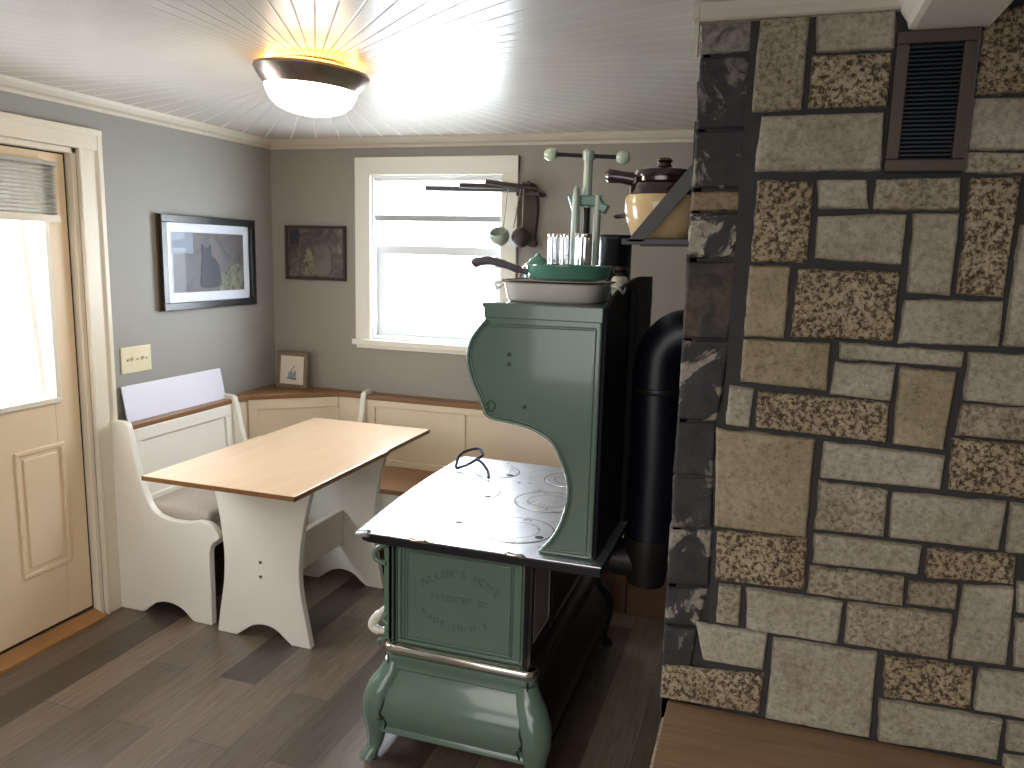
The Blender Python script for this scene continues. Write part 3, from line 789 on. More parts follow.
b = new(); box(b, -1.90, -1.865, 2.577, 3.165, .20, .37); obj('stretcher', b, 'white', tb, bevel=.004)
# ================================================================ enamel range
rg = thing('kitchen_range', (-.80, 2.5, 0), 'antique sage green enamel cook range with a high warming closet and black stovepipe side', 'stove')
RX0, RX1, RY0, RY1 = -1.075, -.62, 2.115, 2.98
b = new(); box(b, RX0+.02, RX1, RY0, RY1, .33, .712); obj('oven_body', b, 'range_side', rg, bevel=.004)
# green end panel facing the kitchen, with a raised moulding and worn lettering
b = new(); box(b, -1.045, -.628, 2.096, 2.118, .372, .704)
box(b, -1.094, -1.062, 2.098, 2.118, .372, .712)
ep = obj('end_panel', b, 'green', rg, bevel=.004)
b = new(); frame_xz(b, -1.040, -.634, .378, .699, .010, 2.088, 2.097)
frame_xz(b, -1.014, -.668, .392, .682, .006, 2.091, 2.097)
obj('panel_moulding', b, 'green', ep, bevel=.003)
b = new(); frame_xz(b, -1.021, -.661, .385, .689, .0035, 2.0945, 2.0965); box(b, -1.049, -1.043, 2.092, 2.1, .372, .704); obj('panel_groove', b, 'green_dark', ep)

def letters(txt, size):
    cu = bpy.data.curves.new('lettering', 'FONT'); cu.body = txt; cu.size = size; cu.extrude = .0006; cu.align_x = 'CENTER'; cu.align_y = 'CENTER'
    cu.resolution_u = 3
    o = bpy.data.objects.new('lettering', cu); me = bpy.data.meshes.new_from_object(o)
    bpy.data.objects.remove(o); bpy.data.curves.remove(cu); return me
def arc_text(bm, txt, cx, cz, size, pitch, bow, y):
    """lettering on an arch: bow > 0 rises in the middle, < 0 sags"""
    n = len(txt); half = (n-1)*pitch/2
    for i, chh in enumerate(txt):
        if chh == ' ': continue
        x = -half+i*pitch; z = bow*(1-(x/half)**2); slope = math.atan(-2*bow*x/half**2)
        me = letters(chh, size)
        mt = Matrix.Translation((cx+x, y, cz+z)) @ Matrix.Rotation(-slope, 4, 'Y') @ Matrix.Rotation(pi/2, 4, 'X')
        me.transform(mt); bm.from_mesh(me); bpy.data.meshes.remove(me)
for line in (("ALLEN'S HOME", -.835, .588, .034, .0215, .042), ('PATENTED CO', -.84, .545, .026, .0175, .002), ('MADE IN U.S.', -.842, .488, .028, .0205, -.034)):
    for wd in line[0].split():
        k0 = line[0].index(wd)
        b = new(); arc_text(b, ' '*k0+wd+' '*(len(line[0])-k0-len(wd)), *line[1:], 2.0955); obj('lettering', b, 'letter', ep)

# front side (towards the table): doors, column, latch
fr = []
for y0, y1, z0, z1 in ((2.16, 2.40, .53, .70), (2.16, 2.40, .38, .515), (2.43, 2.93, .38, .70)):
    b = new(); box(b, RX0-.006, RX0+.022, y0, y1, z0, z1); frame_yz(b, y0+.01, y1-.01, z0+.01, z1-.01, .008, RX0-.013, RX0-.005)
    d = obj('range_door', b, 'green', rg, bevel=.004)
    b = new(); tube(b, curve3([(RX0-.01, (y0+y1)/2-.03, z1-.04), (RX0-.045, (y0+y1)/2-.02, z1-.045), (RX0-.045, (y0+y1)/2+.03, z1-.05), (RX0-.01, (y0+y1)/2+.04, z1-.05)], 4), .006, 8); obj('door_handle', b, 'nickel', d, smooth=True)
b = new(); box(b, RX0-.004, RX0+.012, 2.098, 2.16, .372, .712); obj('front_column', b, 'iron', rg, bevel=.003)
b = new(); tube(b, curve3([(-1.086, 2.11, .485), (-1.110, 2.11, .455), (-1.134, 2.11, .425), (-1.140, 2.11, .402), (-1.120, 2.11, .392), (-1.09, 2.11, .396)], 5), [.003]+[.006]*2+[.009]*3+[.014]*10+[.014]*5+[.011]*3+[.007]*2, 12, flat=1.1)
o = obj('coil_handle', b, 'porcelain', rg, smooth=True)
for c_, r_0 in (([(-1.083, 2.10, .69), (-1.118, 2.10, .672), (-1.126, 2.10, .642), (-1.10, 2.10, .628), (-1.085, 2.10, .63)], .009),
               ([(-1.083, 2.10, .455), (-1.098, 2.10, .44), (-1.083, 2.10, .425)], .007), ([(-1.088, 2.105, .372), (-1.112, 2.105, .362), (-1.118, 2.105, .345)], .007)):
    b = new(); tube(b, curve3(c_, 4), r_0, 10); obj('hinge_scroll', b, 'green', rg, smooth=True)
b = new(); prism(b, [(-1.13, .715), (-1.085, .715), (-1.085, .60), (-1.10, .585), (-1.115, .65)], 'Y', 2.13, 2.15); obj('shelf_brace', b, 'iron', rg)

# cooking top
ct = thing_top = None
b = new()
pts = [(-.392, 2.042), (-1.125, 2.042), (-1.150, 2.052), (-1.160, 2.075), (-1.185, 2.4), (-1.195, 2.7), (-1.19, 2.98), (-1.17, 3.01), (-.392, 3.01)]
prism(b, smooth_poly(pts, 4, (0, 1, 7, 8)), 'Z', .7385, .743); ct = obj('cooktop', b, 'cooktop', rg, bevel=.004)
b = new(); prism(b, [(-.392, 2.042), (-1.12, 2.042), (-1.148, 2.055), (-1.175, 2.4), (-1.185, 2.7), (-1.175, 3.0), (-.394, 3.0)], 'Z', .712, .7385)
obj('top_skirt', b, 'iron', ct, bevel=.003)
b = new(); tube(b, curve3([(-1.115, 2.043, .742), (-1.145, 2.05, .735), (-1.160, 2.085, .730), (-1.187, 2.4, .730), (-1.197, 2.7, .730), (-1.192, 2.98, .730)], 5), .012, 10); obj('rolled_edge', b, 'cooktop', ct, smooth=True)
# pot lids, keyholes, scratches
def ring(bm, cx, cy, r, w=.002, z=.7432):
    n0 = 48; a = []; c = []
    for k in range(n0):
        t = 2*pi*k/n0
        a.append(bm.verts.new((cx+(r-w)*cos(t), cy+(r-w)*sin(t), z))); c.append(bm.verts.new((cx+(r+w)*cos(t), cy+(r+w)*sin(t), z)))
    for k in range(n0): bm.faces.new((a[k], a[(k+1) % n0], c[(k+1) % n0], c[k]))
for cx, cy, r in ((-.97, 2.27, .105), (-.70, 2.24, .115), (-.98, 2.56, .105), (-.69, 2.55, .115), (-.98, 2.84, .09), (-.68, 2.84, .10)):
    b = new(); lathe(b, [(r-.002, .7425), (r-.004, .7445), (0, .7445)], (cx, cy, 0), 48); lid = obj('lid_plate', b, 'cooktop', ct, smooth=True, angle=20)
    b = new(); ring(b, cx, cy, r, .0018, .7436); ring(b, cx, cy, r*.6, .001, .7449); obj('lid_seam', b, 'gap', lid)
    b = new()
    kx = cx+r*.72; ky = cy-r*.35
    lathe(b, [(.012, .7446), (.011, .7456), (0, .7456)], (kx, ky, 0), 16, sx=1.2); obj('key_slot', b, 'gap', lid)
for x0, x1 in ((-.965, -.93), (-.66, -.625)):
    b = new(); tube(b, [(x0-.012, 2.040, .742), (x0-.004, 2.036, .745), ((x0+x1)/2, 2.039, .742), (x1+.004, 2.036, .744), (x1+.012, 2.040, .741)], [.004, .007, .005, .007, .004], 10)
    obj('edge_catch', b, 'nickel', ct, smooth=True)

# bombe base
def ring_pts(off, z, nside=6):
    """rounded rectangle round the body footprint, pushed out by off"""
    x0, x1, y0, y1 = -1.078-off, -.585+off, 2.072-off, 3.0+off
    r = .035+off*.6; out = []
    for cx, cy, a0 in ((x1-r, y0+r, -90), (x1-r, y1-r, 0), (x0+r, y1-r, 90), (x0+r, y0+r, 180)):
        for k in range(nside+1):
            a = radians(a0+90*k/nside); out.append((cx+r*cos(a), cy+r*sin(a), z))
    return out
def loft(bm, rings, cap=False, mi=0):
    n0 = len(bm.faces)
    R = [[bm.verts.new(p) for p in r] for r in rings]
    for a, c in zip(R, R[1:]):
        for k in range(len(a)): bm.faces.new((a[k], a[(k+1) % len(a)], c[(k+1) % len(a)], c[k]))
    if cap: bm.faces.new(R[0][::-1]); bm.faces.new(R[-1])
    setm(bm, n0, mi)
b = new()
S = [(-.06, .34), (.0, .34), (.004, .325), (.000, .318), (.006, .300), (.001, .293), (.012, .272), (.038, .235), (.052, .20), (.055, .165), (.046, .13), (.040, .115), (.046, .108), (.046, .098), (.036, .092), (.02, .095), (-.02, .16), (-.06, .3)]
loft(b, [ring_pts(o_, z_) for o_, z_ in S]); b.normal_update()
for f in b.faces:
    if f.calc_center_median().x > -.60 and f.calc_center_median().y > 2.11: f.material_index = 1
sk = obj('bombe_skirt', b, ['green', 'range_side'], rg, smooth=True, angle=50)
b = new(); loft(b, [ring_pts(-.03, .345), ring_pts(.004, .345), ring_pts(.010, .352), ring_pts(.010, .366), ring_pts(.003, .373), ring_pts(-.03, .373)], True)
for f in b.faces:
    if f.calc_center_median().x > -.60 and f.calc_center_median().y > 2.10: f.material_index = 1
obj('nickel_band', b, ['nickel', 'range_side'], rg, smooth=True, angle=50)
for sx, sy in ((-1, -1), (1, -1), (-1, 1), (1, 1)):
    cx = -1.078 if sx < 0 else -.585; cy = 2.072 if sy < 0 else 3.0
    b = new(); P = []; Rr = []
    for z, off, r in ((.318, -.030, .030), (.285, -.022, .040), (.245, .002, .048), (.20, .016, .052), (.15, .022, .048), (.11, .022, .040), (.07, .024, .030), (.035, .028, .024), (.018, .040, .027), (.0, .048, .030)):
        P.append((cx+sx*off*.8, cy+sy*off*.8, z)); Rr.append(r)
    loft(b, [[(p[0]+r*cos(2*pi*k/20), p[1]+r*sin(2*pi*k/20), p[2]) for k in range(20)] for p, r in zip([Vector(c) for c in curve3(P, 3)], [Rr[min(i//3, 9)]*(1-(i % 3)/3)+Rr[min(i//3+1, 9)]*((i % 3)/3) for i in range(len(P)*3-2)])], True)
    lg = obj('cabriole_leg', b, 'green' if sy < 0 or sx < 0 else 'iron', rg, smooth=True, angle=60)
    if sy < 0:
        for z, off, dx in ((.300, -.004, .035), (.155, .060, .018)):
            b = new(); ball(b, (cx-sx*(dx+.0), 2.0665-off, z), .0065); obj('bolt', b, 'rivet', lg, smooth=True)
# seam lines where the corner castings meet the skirt
for xs, xm in ((-1.062, -1.095), (-.602, -.60)):
    sg = 1 if xs > -.8 else -1
    b = new(); tube(b, curve3([(xs, 2.066, .338), (xs, 2.064, .30), (xs-.004*sg, 2.044, .25), (xs-.006*sg, 2.018, .20), (xs+.004*sg, 2.0155, .165), (xs-.012*sg, 2.024, .135), (xs-.006*sg, 2.026, .11)], 5), .0028, 6)
    obj('casting_seam', b, 'rivet', sk)
b = new()
tube(b, [(-.604, 3.05, .02), (-.575, 3.09, .06), (-.60, 3.08, .09)], .02, 10); obj('rear_scroll', b, 'iron', rg, smooth=True)

# back side details
b = new(); box(b, RX1, RX1+.006, 2.15, 2.33, .42, .67); frame_yz(b, 2.15, 2.33, .42, .67, .006, RX1+.005, RX1+.010); obj('flue_plate', b, 'ash_panel', rg, bevel=.003)
for y0 in (2.115, 2.36):
    b = new(); box(b, RX1, RX1+.012, y0, y0+.02, .37, .71); obj('rear_batten', b, 'range_side', rg, bevel=.002)
b = new(); tube(b, [(RX1+.02, 2.16, .69), (-.45, 2.16, .70), (-.42, 2.12, .715)], .012, 10); obj('rear_rod', b, 'range_side', rg, smooth=True)
for y0 in (2.44, 2.90):
    b = new(); prism(b, [(RX1, .71), (RX1+.16, .71), (RX1, .56)], 'Y', y0, y0+.03); obj('rear_bracket', b, 'range_side', rg, bevel=.002)

# high warming closet
BR = [(-.764, 1.462), (-.768, 1.434), (-.767, 1.414), (-.794, 1.382), (-.812, 1.352), (-.822, 1.309), (-.817, 1.268), (-.800, 1.219), (-.783, 1.186), (-.771, 1.160), (-.764, 1.137), (-.738, 1.123), (-.682, 1.116), (-.630, 1.107), (-.586, 1.090), (-.555, 1.066), (-.533, 1.025), (-.517, .986), (-.509, .940), (-.516, .880), (-.541, .811), (-.590, .745), (-.428, .745), (-.428, 1.462)]
out = smooth_poly(BR, 3, (0, 1, 2, 9, 10, 21, 22, 23))
def inset(pts, d):
    n = len(pts); res = []
    area = sum(pts[i-1][0]*pts[i][1]-pts[i][0]*pts[i-1][1] for i in range(n)); sg = 1 if area > 0 else -1
    for i in range(n):
        a, p, c = Vector(pts[i-1]), Vector(pts[i]), Vector(pts[(i+1) % n])
        e1 = (p-a).normalized() if (p-a).length > 1e-9 else Vector((1, 0)); e2 = (c-p).normalized() if (c-p).length > 1e-9 else e1
        n1 = Vector((-e1.y, e1.x)); n2 = Vector((-e2.y, e2.x)); m = n1+n2
        m = m.normalized() if m.length > .2 else n1
        k = max(.5, m.dot(n1)); res.append(tuple(p+m*(sg*d/k)))
    return res
for y0, face in ((2.082, -1), (2.955, 1)):
    b = new(); prism(b, out, 'Y', y0, y0+.022)
    side = obj('closet_end', b, 'green', rg, bevel=.005, seg=3)
    if face < 0:
        b = new()
        # raised bead following the outline, and two top mouldings
        o1 = inset(out, .007); o2 = inset(out, .016)
        for oo, rr in ((o1, .0055), (o2, .0028)):
            tube(b, [(p[0], 2.0815, p[1]) for p in oo if p[1] < 1.43], rr, 8)
        tube(b, [(-.75, 2.0815, 1.398), (-.445, 2.0815, 1.402)], .0045, 8); tube(b, [(-.445, 2.0815, 1.402), (-.447, 2.0815, .77)], .004, 8)
        obj('end_bead', b, 'green', side, smooth=True, angle=70)
        b = new(); o3 = inset(out, .0118); tube(b, [(p[0], 2.0815, p[1]) for p in o3 if p[1] < 1.41], .0014, 6)
        tube(b, curve3([(-.758, 2.0805, 1.165), (-.742, 2.0805, 1.180), (-.730, 2.0805, 1.168), (-.738, 2.0805, 1.150), (-.752, 2.0805, 1.152), (-.748, 2.0805, 1.166)], 5), .003, 8)
        obj('end_groove', b, 'green_dark', side)
        for x, z in ((-.690, 1.318), (-.690, 1.290), (-.640, 1.170)):
            b = new(); lathe(b, [(.006, 2.080), (.0055, 2.078), (0, 2.078)], (x, 0, z), 14, axis='Y')
            obj('rivet', b, 'rivet', side)
b = new()
top_pts = [(-.772, 1.462), (-.772, 1.452), (-.766, 1.446), (-.766, 1.420), (-.424, 1.420), (-.424, 1.462)]
prism(b, top_pts, 'Y', 2.072, 2.985); obj('closet_top', b, 'green', rg, bevel=.003)
shell = [p for p in BR[2:16]]
b = new(); prism(b, smooth_poly(BR[2:14]+[(-.44, 1.107), (-.44, 1.414)], 3, (0, 8, 11, 12, 13)), 'Y', 2.104, 2.955); obj('closet_body', b, 'green', rg, smooth=True)
# black back sheet, arched above the closet
b = new(); arch = [(2.09, .72), (2.09, 1.452), (2.14, 1.475), (2.25, 1.500), (2.40, 1.520), (2.60, 1.534), (2.78, 1.532), (2.90, 1.530), (2.91, 1.46), (2.91, .72)]
prism(b, smooth_poly(arch, 4, (0, 1, 7, 8, 9)), 'X', -.428, -.416); obj('back_sheet', b, 'flat_black', rg, bevel=.003)
b = new(); box(b, -.42, -.395, 2.45, 2.60, .74, 1.50); obj('back_rib', b, 'flat_black', rg, bevel=.004)
b = new(); box(b, -.62, -.40, 2.10, 2.97, .70, .728); obj('rear_shelf', b, 'iron', rg, bevel=.003)

# stovepipe: up from the range and into the chimney
sp = thing('stovepipe', (-.31, 2.42, .56), 'black stovepipe rising behind the green range and bending into the chimney', 'pipe')
b = new(); tube(b, curve3([(-.312, 2.42, .70), (-.312, 2.42, 1.00), (-.316, 2.42, 1.25), (-.300, 2.42, 1.325), (-.255, 2.42, 1.368), (-.200, 2.42, 1.372)], 6), .074, 32); obj('pipe', b, 'blueblack', sp, smooth=True)
b = new(); lathe(b, [(.078, .72), (.080, .70), (.076, .66), (.066, .60), (.058, .56), (.0, .56)], (-.315, 2.42, 0), 36); obj('pipe_end', b, 'range_side', sp, smooth=True); b = new(); lathe(b, [(.0765, 1.185), (.079, 1.19), (.079, 1.20), (.0765, 1.205)], (-.312, 2.42, 0), 36); obj('pipe_collar', b, 'range_side', sp, smooth=True)
b = new(); tube(b, [(-.42, 2.42, .635), (-.32, 2.42, .635)], .06, 24); tube(b, [(-.612, 2.42, .63), (-.42, 2.42, .635)], .055, 24); obj('flue_joint', b, 'range_side', sp, smooth=True)
b = new(); lathe(b, [(.10, -.200), (.098, -.206), (.076, -.212)], (0, 2.42, 1.372), 36, axis='X'); obj('wall_collar', b, 'blueblack', sp, smooth=True)

# lid lifter resting on the cooktop
b = new()
lp = [(-.975, 2.74), (-1.045, 2.79)]
tube(b, curve3([(-.972, 2.72, .752), (-.99, 2.76, .765), (-1.03, 2.80, .785), (-1.06, 2.82, .79)], 4), .006, 8)
tube(b, curve3([(-1.06, 2.82, .79), (-1.09, 2.80, .77), (-1.135, 2.79, .752)], 4), .006, 8)
tube(b, curve3([(-1.06, 2.82, .79), (-1.05, 2.86, .80), (-1.08, 2.90, .812), (-1.13, 2.90, .80), (-1.15, 2.86, .785), (-1.14, 2.80, .755)], 5), .006, 8)
tag(obj('lid_lifter', b, 'iron', None, (-1.06, 2.82, .746), smooth=True), 'bent metal lid lifter lying on the far left of the steel cooktop', 'lifter')

# ================================================================ things on the warming closet
TZ = 1.4625
rp = thing('roasting_pan', (-.61, 2.29, TZ), 'low white enamel pan with a dark rim on top of the range', 'pan')
b = new()
def oval(off, z, a=.141, c=.145):
    out = []
    for k in range(48):
        t = 2*pi*k/48; e = .55
        x = (abs(cos(t))**e)*(1 if cos(t) >= 0 else -1); y = (abs(sin(t))**e)*(1 if sin(t) >= 0 else -1)
        out.append((-.609+x*(a+off), 2.30+y*(c+off), z))
    return out
loft(b, [oval(-.14, TZ+.001), oval(-.006, TZ), oval(.0, TZ+.006), oval(.010, TZ+.052), oval(.018, TZ+.056), oval(.016, TZ+.059), oval(.006, TZ+.056), oval(-.008, TZ+.010), oval(-.14, TZ+.008)]); obj('pan_body', b, 'pan_white', rp, smooth=True, angle=50)
b = new(); tube(b, oval(.017, TZ+.0585), .0028, 6, closed=True); obj('pan_rim', b, 'blueblack', rp, smooth=True)
for s in (-1, 1):
    b = new(); x = -.609+s*.168
    tube(b, curve3([(x, 2.25, TZ+.052), (x+s*.022, 2.255, TZ+.045), (x+s*.026, 2.30, TZ+.03), (x+s*.022, 2.345, TZ+.045), (x, 2.35, TZ+.052)], 4), .0045, 8); obj('pan_handle', b, 'porcelain', rp, smooth=True)

sk_ = thing('skillet', (-.585, 2.30, TZ+.0595), 'teal green enamel skillet with a curved dark handle, on the white pan', 'skillet')
b = new(); z0 = TZ+.0615
lathe(b, [(0, z0), (.105, z0), (.118, z0+.008), (.128, z0+.042), (.131, z0+.043), (.131, z0+.046), (.125, z0+.046), (.114, z0+.012), (.10, z0+.005), (0, z0+.005)], (-.582, 2.30, 0), 56); obj('skillet_bowl', b, 'teal', sk_, smooth=True)
b = new(); tube(b, curve3([(-.695, 2.275, z0+.020), (-.73, 2.27, z0+.028), (-.775, 2.262, z0+.043), (-.82, 2.256, z0+.052), (-.855, 2.25, z0+.047), (-.868, 2.25, z0+.040)], 5), [.010]*5+[.014]*5+[.016]*5+[.017]*5+[.019]*5+[.012], 12, flat=.8); obj('skillet_handle', b, 'handle_wood', sk_, smooth=True)

def tumbler(x, y, r, h, label):
    t = thing('metal_tumbler', (x, y, TZ), label, 'tumbler', 'ribbed tumblers behind the skillet')
    b = new(); lathe(b, [(0, TZ+.001), (r*.9, TZ), (r*.92, TZ+.004), (r, TZ+h-.012), (r, TZ+h), (r-.003, TZ+h), (r-.005, TZ+.01), (0, TZ+.01)], (x, y, 0), 72, rib=.05, nrib=12); obj('tumbler_body', b, 'tumbler', t, smooth=True, angle=60)
    b = new(); lathe(b, [(r*1.02, TZ+h-.01), (r*1.06, TZ+h-.005), (r*1.02, TZ+h+.002), (r*.94, TZ+h+.002), (r*.94, TZ+h-.01)], (x, y, 0), 48); obj('rim', b, 'nickel', t, smooth=True)
tumbler(-.714, 2.60, .019, .205, 'ribbed shiny tumbler behind the skillet, leftmost of three')
tumbler(-.676, 2.60, .018, .205, 'ribbed shiny tumbler just left of the press posts')
tumbler(-.603, 2.57, .027, .205, 'wider ribbed shiny tumbler right of the press posts')

pr = thing('lard_press', (-.612, 2.68, TZ), 'tall pale green screw press with a ball-ended crossbar on top of the range', 'press')
b = new(); box(b, -.665, -.565, 2.625, 2.755, TZ, TZ+.018); obj('press_base', b, 'press_grey', pr, bevel=.005)
for x, y, r in ((-.650, 2.64, .014), (-.632, 2.74, .010), (-.580, 2.66, .012)):
    b = new(); tube(b, [(x, y, TZ+.01), (x, y, 1.80)], r, 20); obj('post', b, 'press_grey', pr, smooth=True)
b = new(); tube(b, [(-.650, 2.64, 1.80), (-.650, 2.64, 1.822), (-.650, 2.64, 1.832)], [.012, .010, .003], 12); obj('post_cap', b, 'press_grey', pr, smooth=True)
b = new()
prism(b, [(-.685, 1.800), (-.575, 1.800), (-.560, 1.775), (-.540, 1.768), (-.556, 1.738), (-.580, 1.755), (-.600, 1.765), (-.640, 1.765), (-.665, 1.742)], 'Y', 2.65, 2.69); obj('crosshead', b, 'teal', pr, bevel=.005)
b = new(); tube(b, [(-.620, 2.67, 1.50), (-.620, 2.67, 1.80)], .010, 14); obj('screw', b, 'iron', pr, smooth=True)
b = new(); tube(b, [(-.620, 2.67, 1.76), (-.620, 2.67, 1.935)], .0155, 20); lathe(b, [(.018, 1.915), (.021, 1.922), (.021, 1.945), (.014, 1.953), (0, 1.953)], (-.620, 2.67, 0), 20); obj('screw_sleeve', b, 'press_grey', pr, smooth=True)
b = new(); tube(b, [(-.745, 2.67, 1.938), (-.510, 2.67, 1.925)], .007, 12); cb = obj('crossbar', b, 'iron', pr, smooth=True)
for x, z in ((-.752, 1.938), (-.502, 1.925)):
    b = new(); lathe(b, [(0, -.024), (.014, -.021), (.022, -.008), (.023, .006), (.016, .018), (0, .023)], (x, 2.67, z), 24, axis='X'); obj('ball_end', b, 'pale_green', cb, smooth=True)

dp = thing('dark_canister', (-.545, 2.83, TZ), 'dark blue-black cylindrical canister behind the skillet on top of the range', 'canister')
b = new(); lathe(b, [(0, TZ), (.056, TZ), (.058, TZ+.005), (.058, TZ+.20), (.061, TZ+.205), (.058, TZ+.212), (.052, TZ+.212), (.055, TZ+.02), (0, TZ+.02)], (-.545, 2.83, 0), 40); obj('canister_body', b, 'blueblack', dp, smooth=True)
b = new(); lathe(b, [(.0595, TZ+.19), (.0615, TZ+.197), (.0615, TZ+.205), (.056, TZ+.208)], (-.545, 2.83, 0), 40); obj('canister_band', b, 'iron', dp, smooth=True)
# small lidded cup
sc_ = thing('lidded_cup', (-.475, 2.60, TZ), 'little white cup with a black knobbed lid at the right end of the range top', 'cup')
b = new(); lathe(b, [(0, TZ), (.020, TZ), (.028, TZ+.02), (.028, TZ+.062), (.020, TZ+.072), (0, TZ+.074)], (-.478, 2.58, 0), 28); obj('cup_body', b, 'porcelain', sc_, smooth=True)
b = new(); lathe(b, [(0, TZ+.072), (.010, TZ+.074), (.022, TZ+.084), (.026, TZ+.094), (.020, TZ+.104), (0, TZ+.108)], (-.478, 2.58, 0), 28); obj('cup_knob', b, 'brown_glaze', sc_, smooth=True)
# teal bowl and clay jug behind the skillet handle
tl = thing('teal_teapot', (-.80, 2.62, TZ), 'small round teal enamel pot behind the skillet rim, beside the tumblers', 'pot')
b = new(); lathe(b, [(0, TZ), (.035, TZ), (.055, TZ+.03), (.062, TZ+.06), (.055, TZ+.09), (.035, TZ+.11), (.030, TZ+.114)], (-.79, 2.68, 0), 36); lathe(b, [(.032, TZ+.113), (.025, TZ+.124), (.01, TZ+.13), (.008, TZ+.138), (0, TZ+.142)], (-.79, 2.68, 0), 28); obj('pot_body', b, 'teal', tl, smooth=True)
ck = thing('clay_jug', (-.83, 2.5, TZ), 'pinkish clay jug half hidden behind the skillet handle', 'jug')
b = new(); lathe(b, [(0, TZ), (.022, TZ), (.034, TZ+.03), (.036, TZ+.05), (.024, TZ+.08), (.018, TZ+.09), (.022, TZ+.10), (.019, TZ+.10), (.015, TZ+.09), (.02, TZ+.075), (0, TZ+.03)], (-.735, 2.49, 0), 28); obj('jug_body', b, 'pink', ck, smooth=True)
b = new(); tube(b, curve3([(-.700+-.055, 2.49, TZ+.088), (-.785, 2.49, TZ+.085), (-.795, 2.49, TZ+.06), (-.768, 2.49, TZ+.04)], 4), .005, 8); obj('jug_handle', b, 'pink', ck, smooth=True)

# ================================================================ bracket shelf and bean pot on the chimney side
bs = thing('bracket_shelf', (-.30, 2.36, 1.64), 'grey steel bracket shelf fixed to the left side of the chimney', 'shelf')
b = new(); box(b, -.405, -.200, 2.19, 2.52, 1.640, 1.650); obj('shelf_plate', b, 'rust_brown', bs, bevel=.001)
for y in (2.185, 2.505):
    b = new()
    prism(b, [(-.392, 1.640), (-.345, 1.640), (-.200, 1.812), (-.200, 1.865), (-.212, 1.865)], 'Y', y, y+.006)
    prism(b, [(-.405, 1.632), (-.200, 1.636), (-.200, 1.650), (-.405, 1.648)], 'Y', y, y+.006)
    obj('strap', b, 'steel_strap', bs, bevel=.001)
bp = thing('bean_pot', (-.318, 2.36, 1.651), 'cream and dark brown stoneware bean pot with stub handle on the bracket shelf', 'pot')
bc_ = (-.320, 2.35, 0)
b = new(); lathe(b, [(0, 1.651), (.080, 1.651), (.086, 1.656), (.102, 1.70), (.110, 1.735), (.110, 1.765), (.106, 1.775)], bc_, 56); obj('pot_base', b, 'crock', bp, smooth=True)
b = new(); lathe(b, [(.1065, 1.772), (.102, 1.79), (.092, 1.805), (.080, 1.815), (.080, 1.826), (.074, 1.826)], bc_, 56); obj('pot_shoulder', b, 'brown_glaze', bp, smooth=True)
b = new(); lathe(b, [(.088, 1.826), (.090, 1.832), (.082, 1.846), (.05, 1.856), (.02, 1.860), (.018, 1.868), (.024, 1.875), (.018, 1.882), (0, 1.884)], bc_, 48); obj('pot_lid', b, 'brown_glaze', bp, smooth=True)
b = new(); tube(b, [(-.405, 2.34, 1.822), (-.44, 2.335, 1.828), (-.478, 2.33, 1.832), (-.486, 2.33, 1.832)], [.020, .018, .021, .014], 18); obj('stub_handle', b, 'brown_glaze', bp, smooth=True)
b = new(); tube(b, [(-.425, 2.33, 1.717), (-.450, 2.33, 1.715), (-.458, 2.33, 1.715)], [.006, .007, .003], 10); obj('side_lug', b, 'brown_glaze', bp, smooth=True)

# ================================================================ swing-arm rack with strainers
wr = thing('swing_arm_rack', (-1.14, 3.76, 1.63), 'dark wooden wall rack with three swing arms beside the window', 'rack')
b = new(); prism(b, [(x-.015, z) for x, z in smooth_poly([(-1.195, 1.885), (-1.105, 1.885), (-1.098, 1.80), (-1.108, 1.68), (-1.098, 1.655), (-1.112, 1.632), (-1.15, 1.64), (-1.185, 1.655), (-1.192, 1.74)], 3, (0, 1))], 'Y', 3.738, 3.768); obj('back_board', b, 'rust_brown', wr, bevel=.003)
b = new(); box(b, -1.20, -1.085, 3.66, 3.77, 1.875, 1.892); box(b, -1.17, -1.13, 3.66, 3.77, 1.925, 1.937); tube(b, [(-1.145, 3.68, 1.87), (-1.145, 3.68, 1.945)], .006, 8); obj('pivot_block', b, 'rust_brown', wr, bevel=.002)
for p, q in (((-1.145, 3.68, 1.902), (-1.655, 3.62, 1.905)), ((-1.145, 3.68, 1.915), (-1.46, 3.58, 1.915)), ((-1.10, 3.69, 1.905), (-1.335, 3.60, 1.934))):
    b = new(); tube(b, [p, q], .0125, 12); obj('swing_arm', b, 'steel_strap' if p[2] == 1.902 else 'rust_brown', wr, smooth=True)
tea = thing('hanging_cup', (-1.285, 3.63, 1.69), 'small pale green cup hanging by the window casing', 'cup')
b = new()
pr_ = [(0, 0), (.028, .002), (.044, .018), (.050, .04), (.046, .062), (.040, .070), (.036, .066), (.040, .05), (.036, .03), (0, .014)]
lathe(b, pr_, (0, 0, 0), 28)
for vv in b.verts:
    vv.co = Matrix.Rotation(radians(35), 3, 'X') @ vv.co; vv.co += Vector((-1.262, 3.63, 1.665-.02))
obj('cup_body', b, 'press_grey', tea, smooth=True)
b = new(); tube(b, [(-1.245, 3.61, 1.70), (-1.23, 3.63, 1.905)], .0022, 6); obj('hanging_string', b, 'string', tea)
sb = thing('mesh_ball_strainer', (-1.163, 3.64, 1.62), 'round brown mesh ball hanging on two strings from the swing arms', 'strainer')
b = new(); ball(b, (-1.163, 3.64, 1.675), .048); obj('mesh_ball', b, 'rust_brown', sb, smooth=True)
for x1 in (-1.160, -1.175):
    b = new(); tube(b, [(-1.18+(x1+1.1675)*3, 3.64, 1.72), (x1, 3.655, 1.905)], .003, 6); obj('hanging_string', b, 'string', sb)

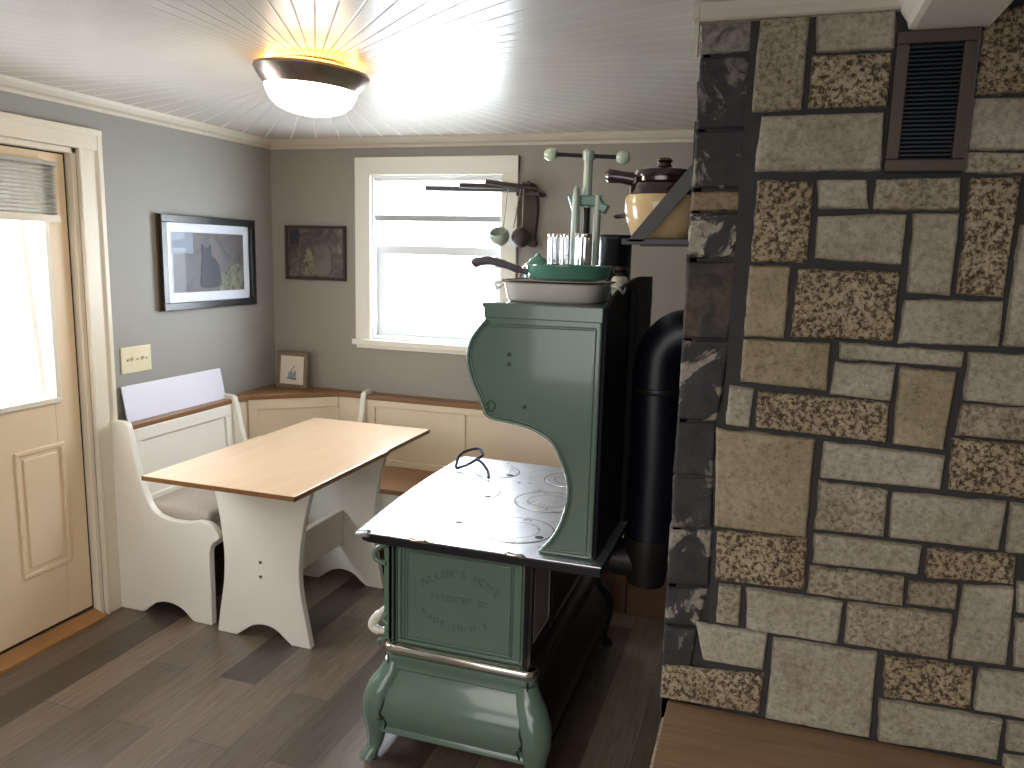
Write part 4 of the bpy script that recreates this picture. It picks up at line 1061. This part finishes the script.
# ================================================================ light and camera
W = bpy.data.worlds.new('overcast_sky'); SC.world = W; W.use_nodes = True
bg = W.node_tree.nodes['Background']; bg.inputs[0].default_value = (.86, .93, 1.0, 1); bg.inputs[1].default_value = 11.0
def area(name, loc, rot, sx, sy, power, col, portal=False, spread=None):
    l = bpy.data.lights.new(name, 'AREA'); l.shape = 'RECTANGLE'; l.size = sx; l.size_y = sy; l.energy = power; l.color = col
    if portal: l.cycles.is_portal = True
    if spread: l.spread = spread
    o = bpy.data.objects.new(name, l); COL.objects.link(o); o.location = loc; o.rotation_euler = rot; return o
area('window_portal', ((WX0+WX1)/2, YB+.15, (WZ0+WZ1)/2), (-pi/2, 0, 0), .8, .9, 1, (1, 1, 1), True)
area('door_portal', (XL-.16, (gy0+gy1)/2, (gz0+gz1)/2), (0, -pi/2, 0), .95, .6, 1, (1, 1, 1), True)
area('window_daylight', ((WX0+WX1)/2, YB+.2, (WZ0+WZ1)/2), (-pi/2, 0, 0), .8, .9, 30, (.86, .93, 1))
area('door_daylight', (XL-.2, (gy0+gy1)/2, 1.4), (0, -pi/2, 0), .7, .6, 10, (.9, .95, 1))
area('overhead_fill', (-.6, -.9, 2.12), (0, 0, 0), 2.6, 1.8, 47, (1, .94, .86))  # added overhead fill behind the camera, stands for no actual lamp
area('camera_side_fill', (-.9, -2.1, 1.3), (pi/2, 0, .1), 2.4, 1.5, 29, (.95, .96, 1))  # added soft fill from the camera side; the front wall has no window
def point(name, loc, power, col, r):
    l = bpy.data.lights.new(name, 'POINT'); l.energy = power; l.color = col; l.shadow_soft_size = r
    o = bpy.data.objects.new(name, l); COL.objects.link(o); o.location = loc; return o
point('lamp_light', (lc[0], lc[1], 1.95), 7, (1, .80, .55), .08)

cam = bpy.data.cameras.new('camera'); co = bpy.data.objects.new('camera', cam); COL.objects.link(co)
cam.sensor_width = 36; cam.lens = 781.6/1024*36; cam.clip_start = .05
yaw, pit, rol = 3.15467449e-01, 1.65582107e-01, 2.64775995e-02
f_ = Vector((-sin(yaw)*cos(pit), cos(yaw)*cos(pit), -sin(pit))); r_ = Vector((cos(yaw), sin(yaw), 0)); u_ = r_.cross(f_)
r2 = r_*cos(rol)+u_*sin(rol); u2 = u_*cos(rol)-r_*sin(rol)
mw = Matrix((( r2.x, u2.x, -f_.x, 0), (r2.y, u2.y, -f_.y, 0), (r2.z, u2.z, -f_.z, 1.6), (0, 0, 0, 1)))
co.matrix_world = mw; SC.camera = co
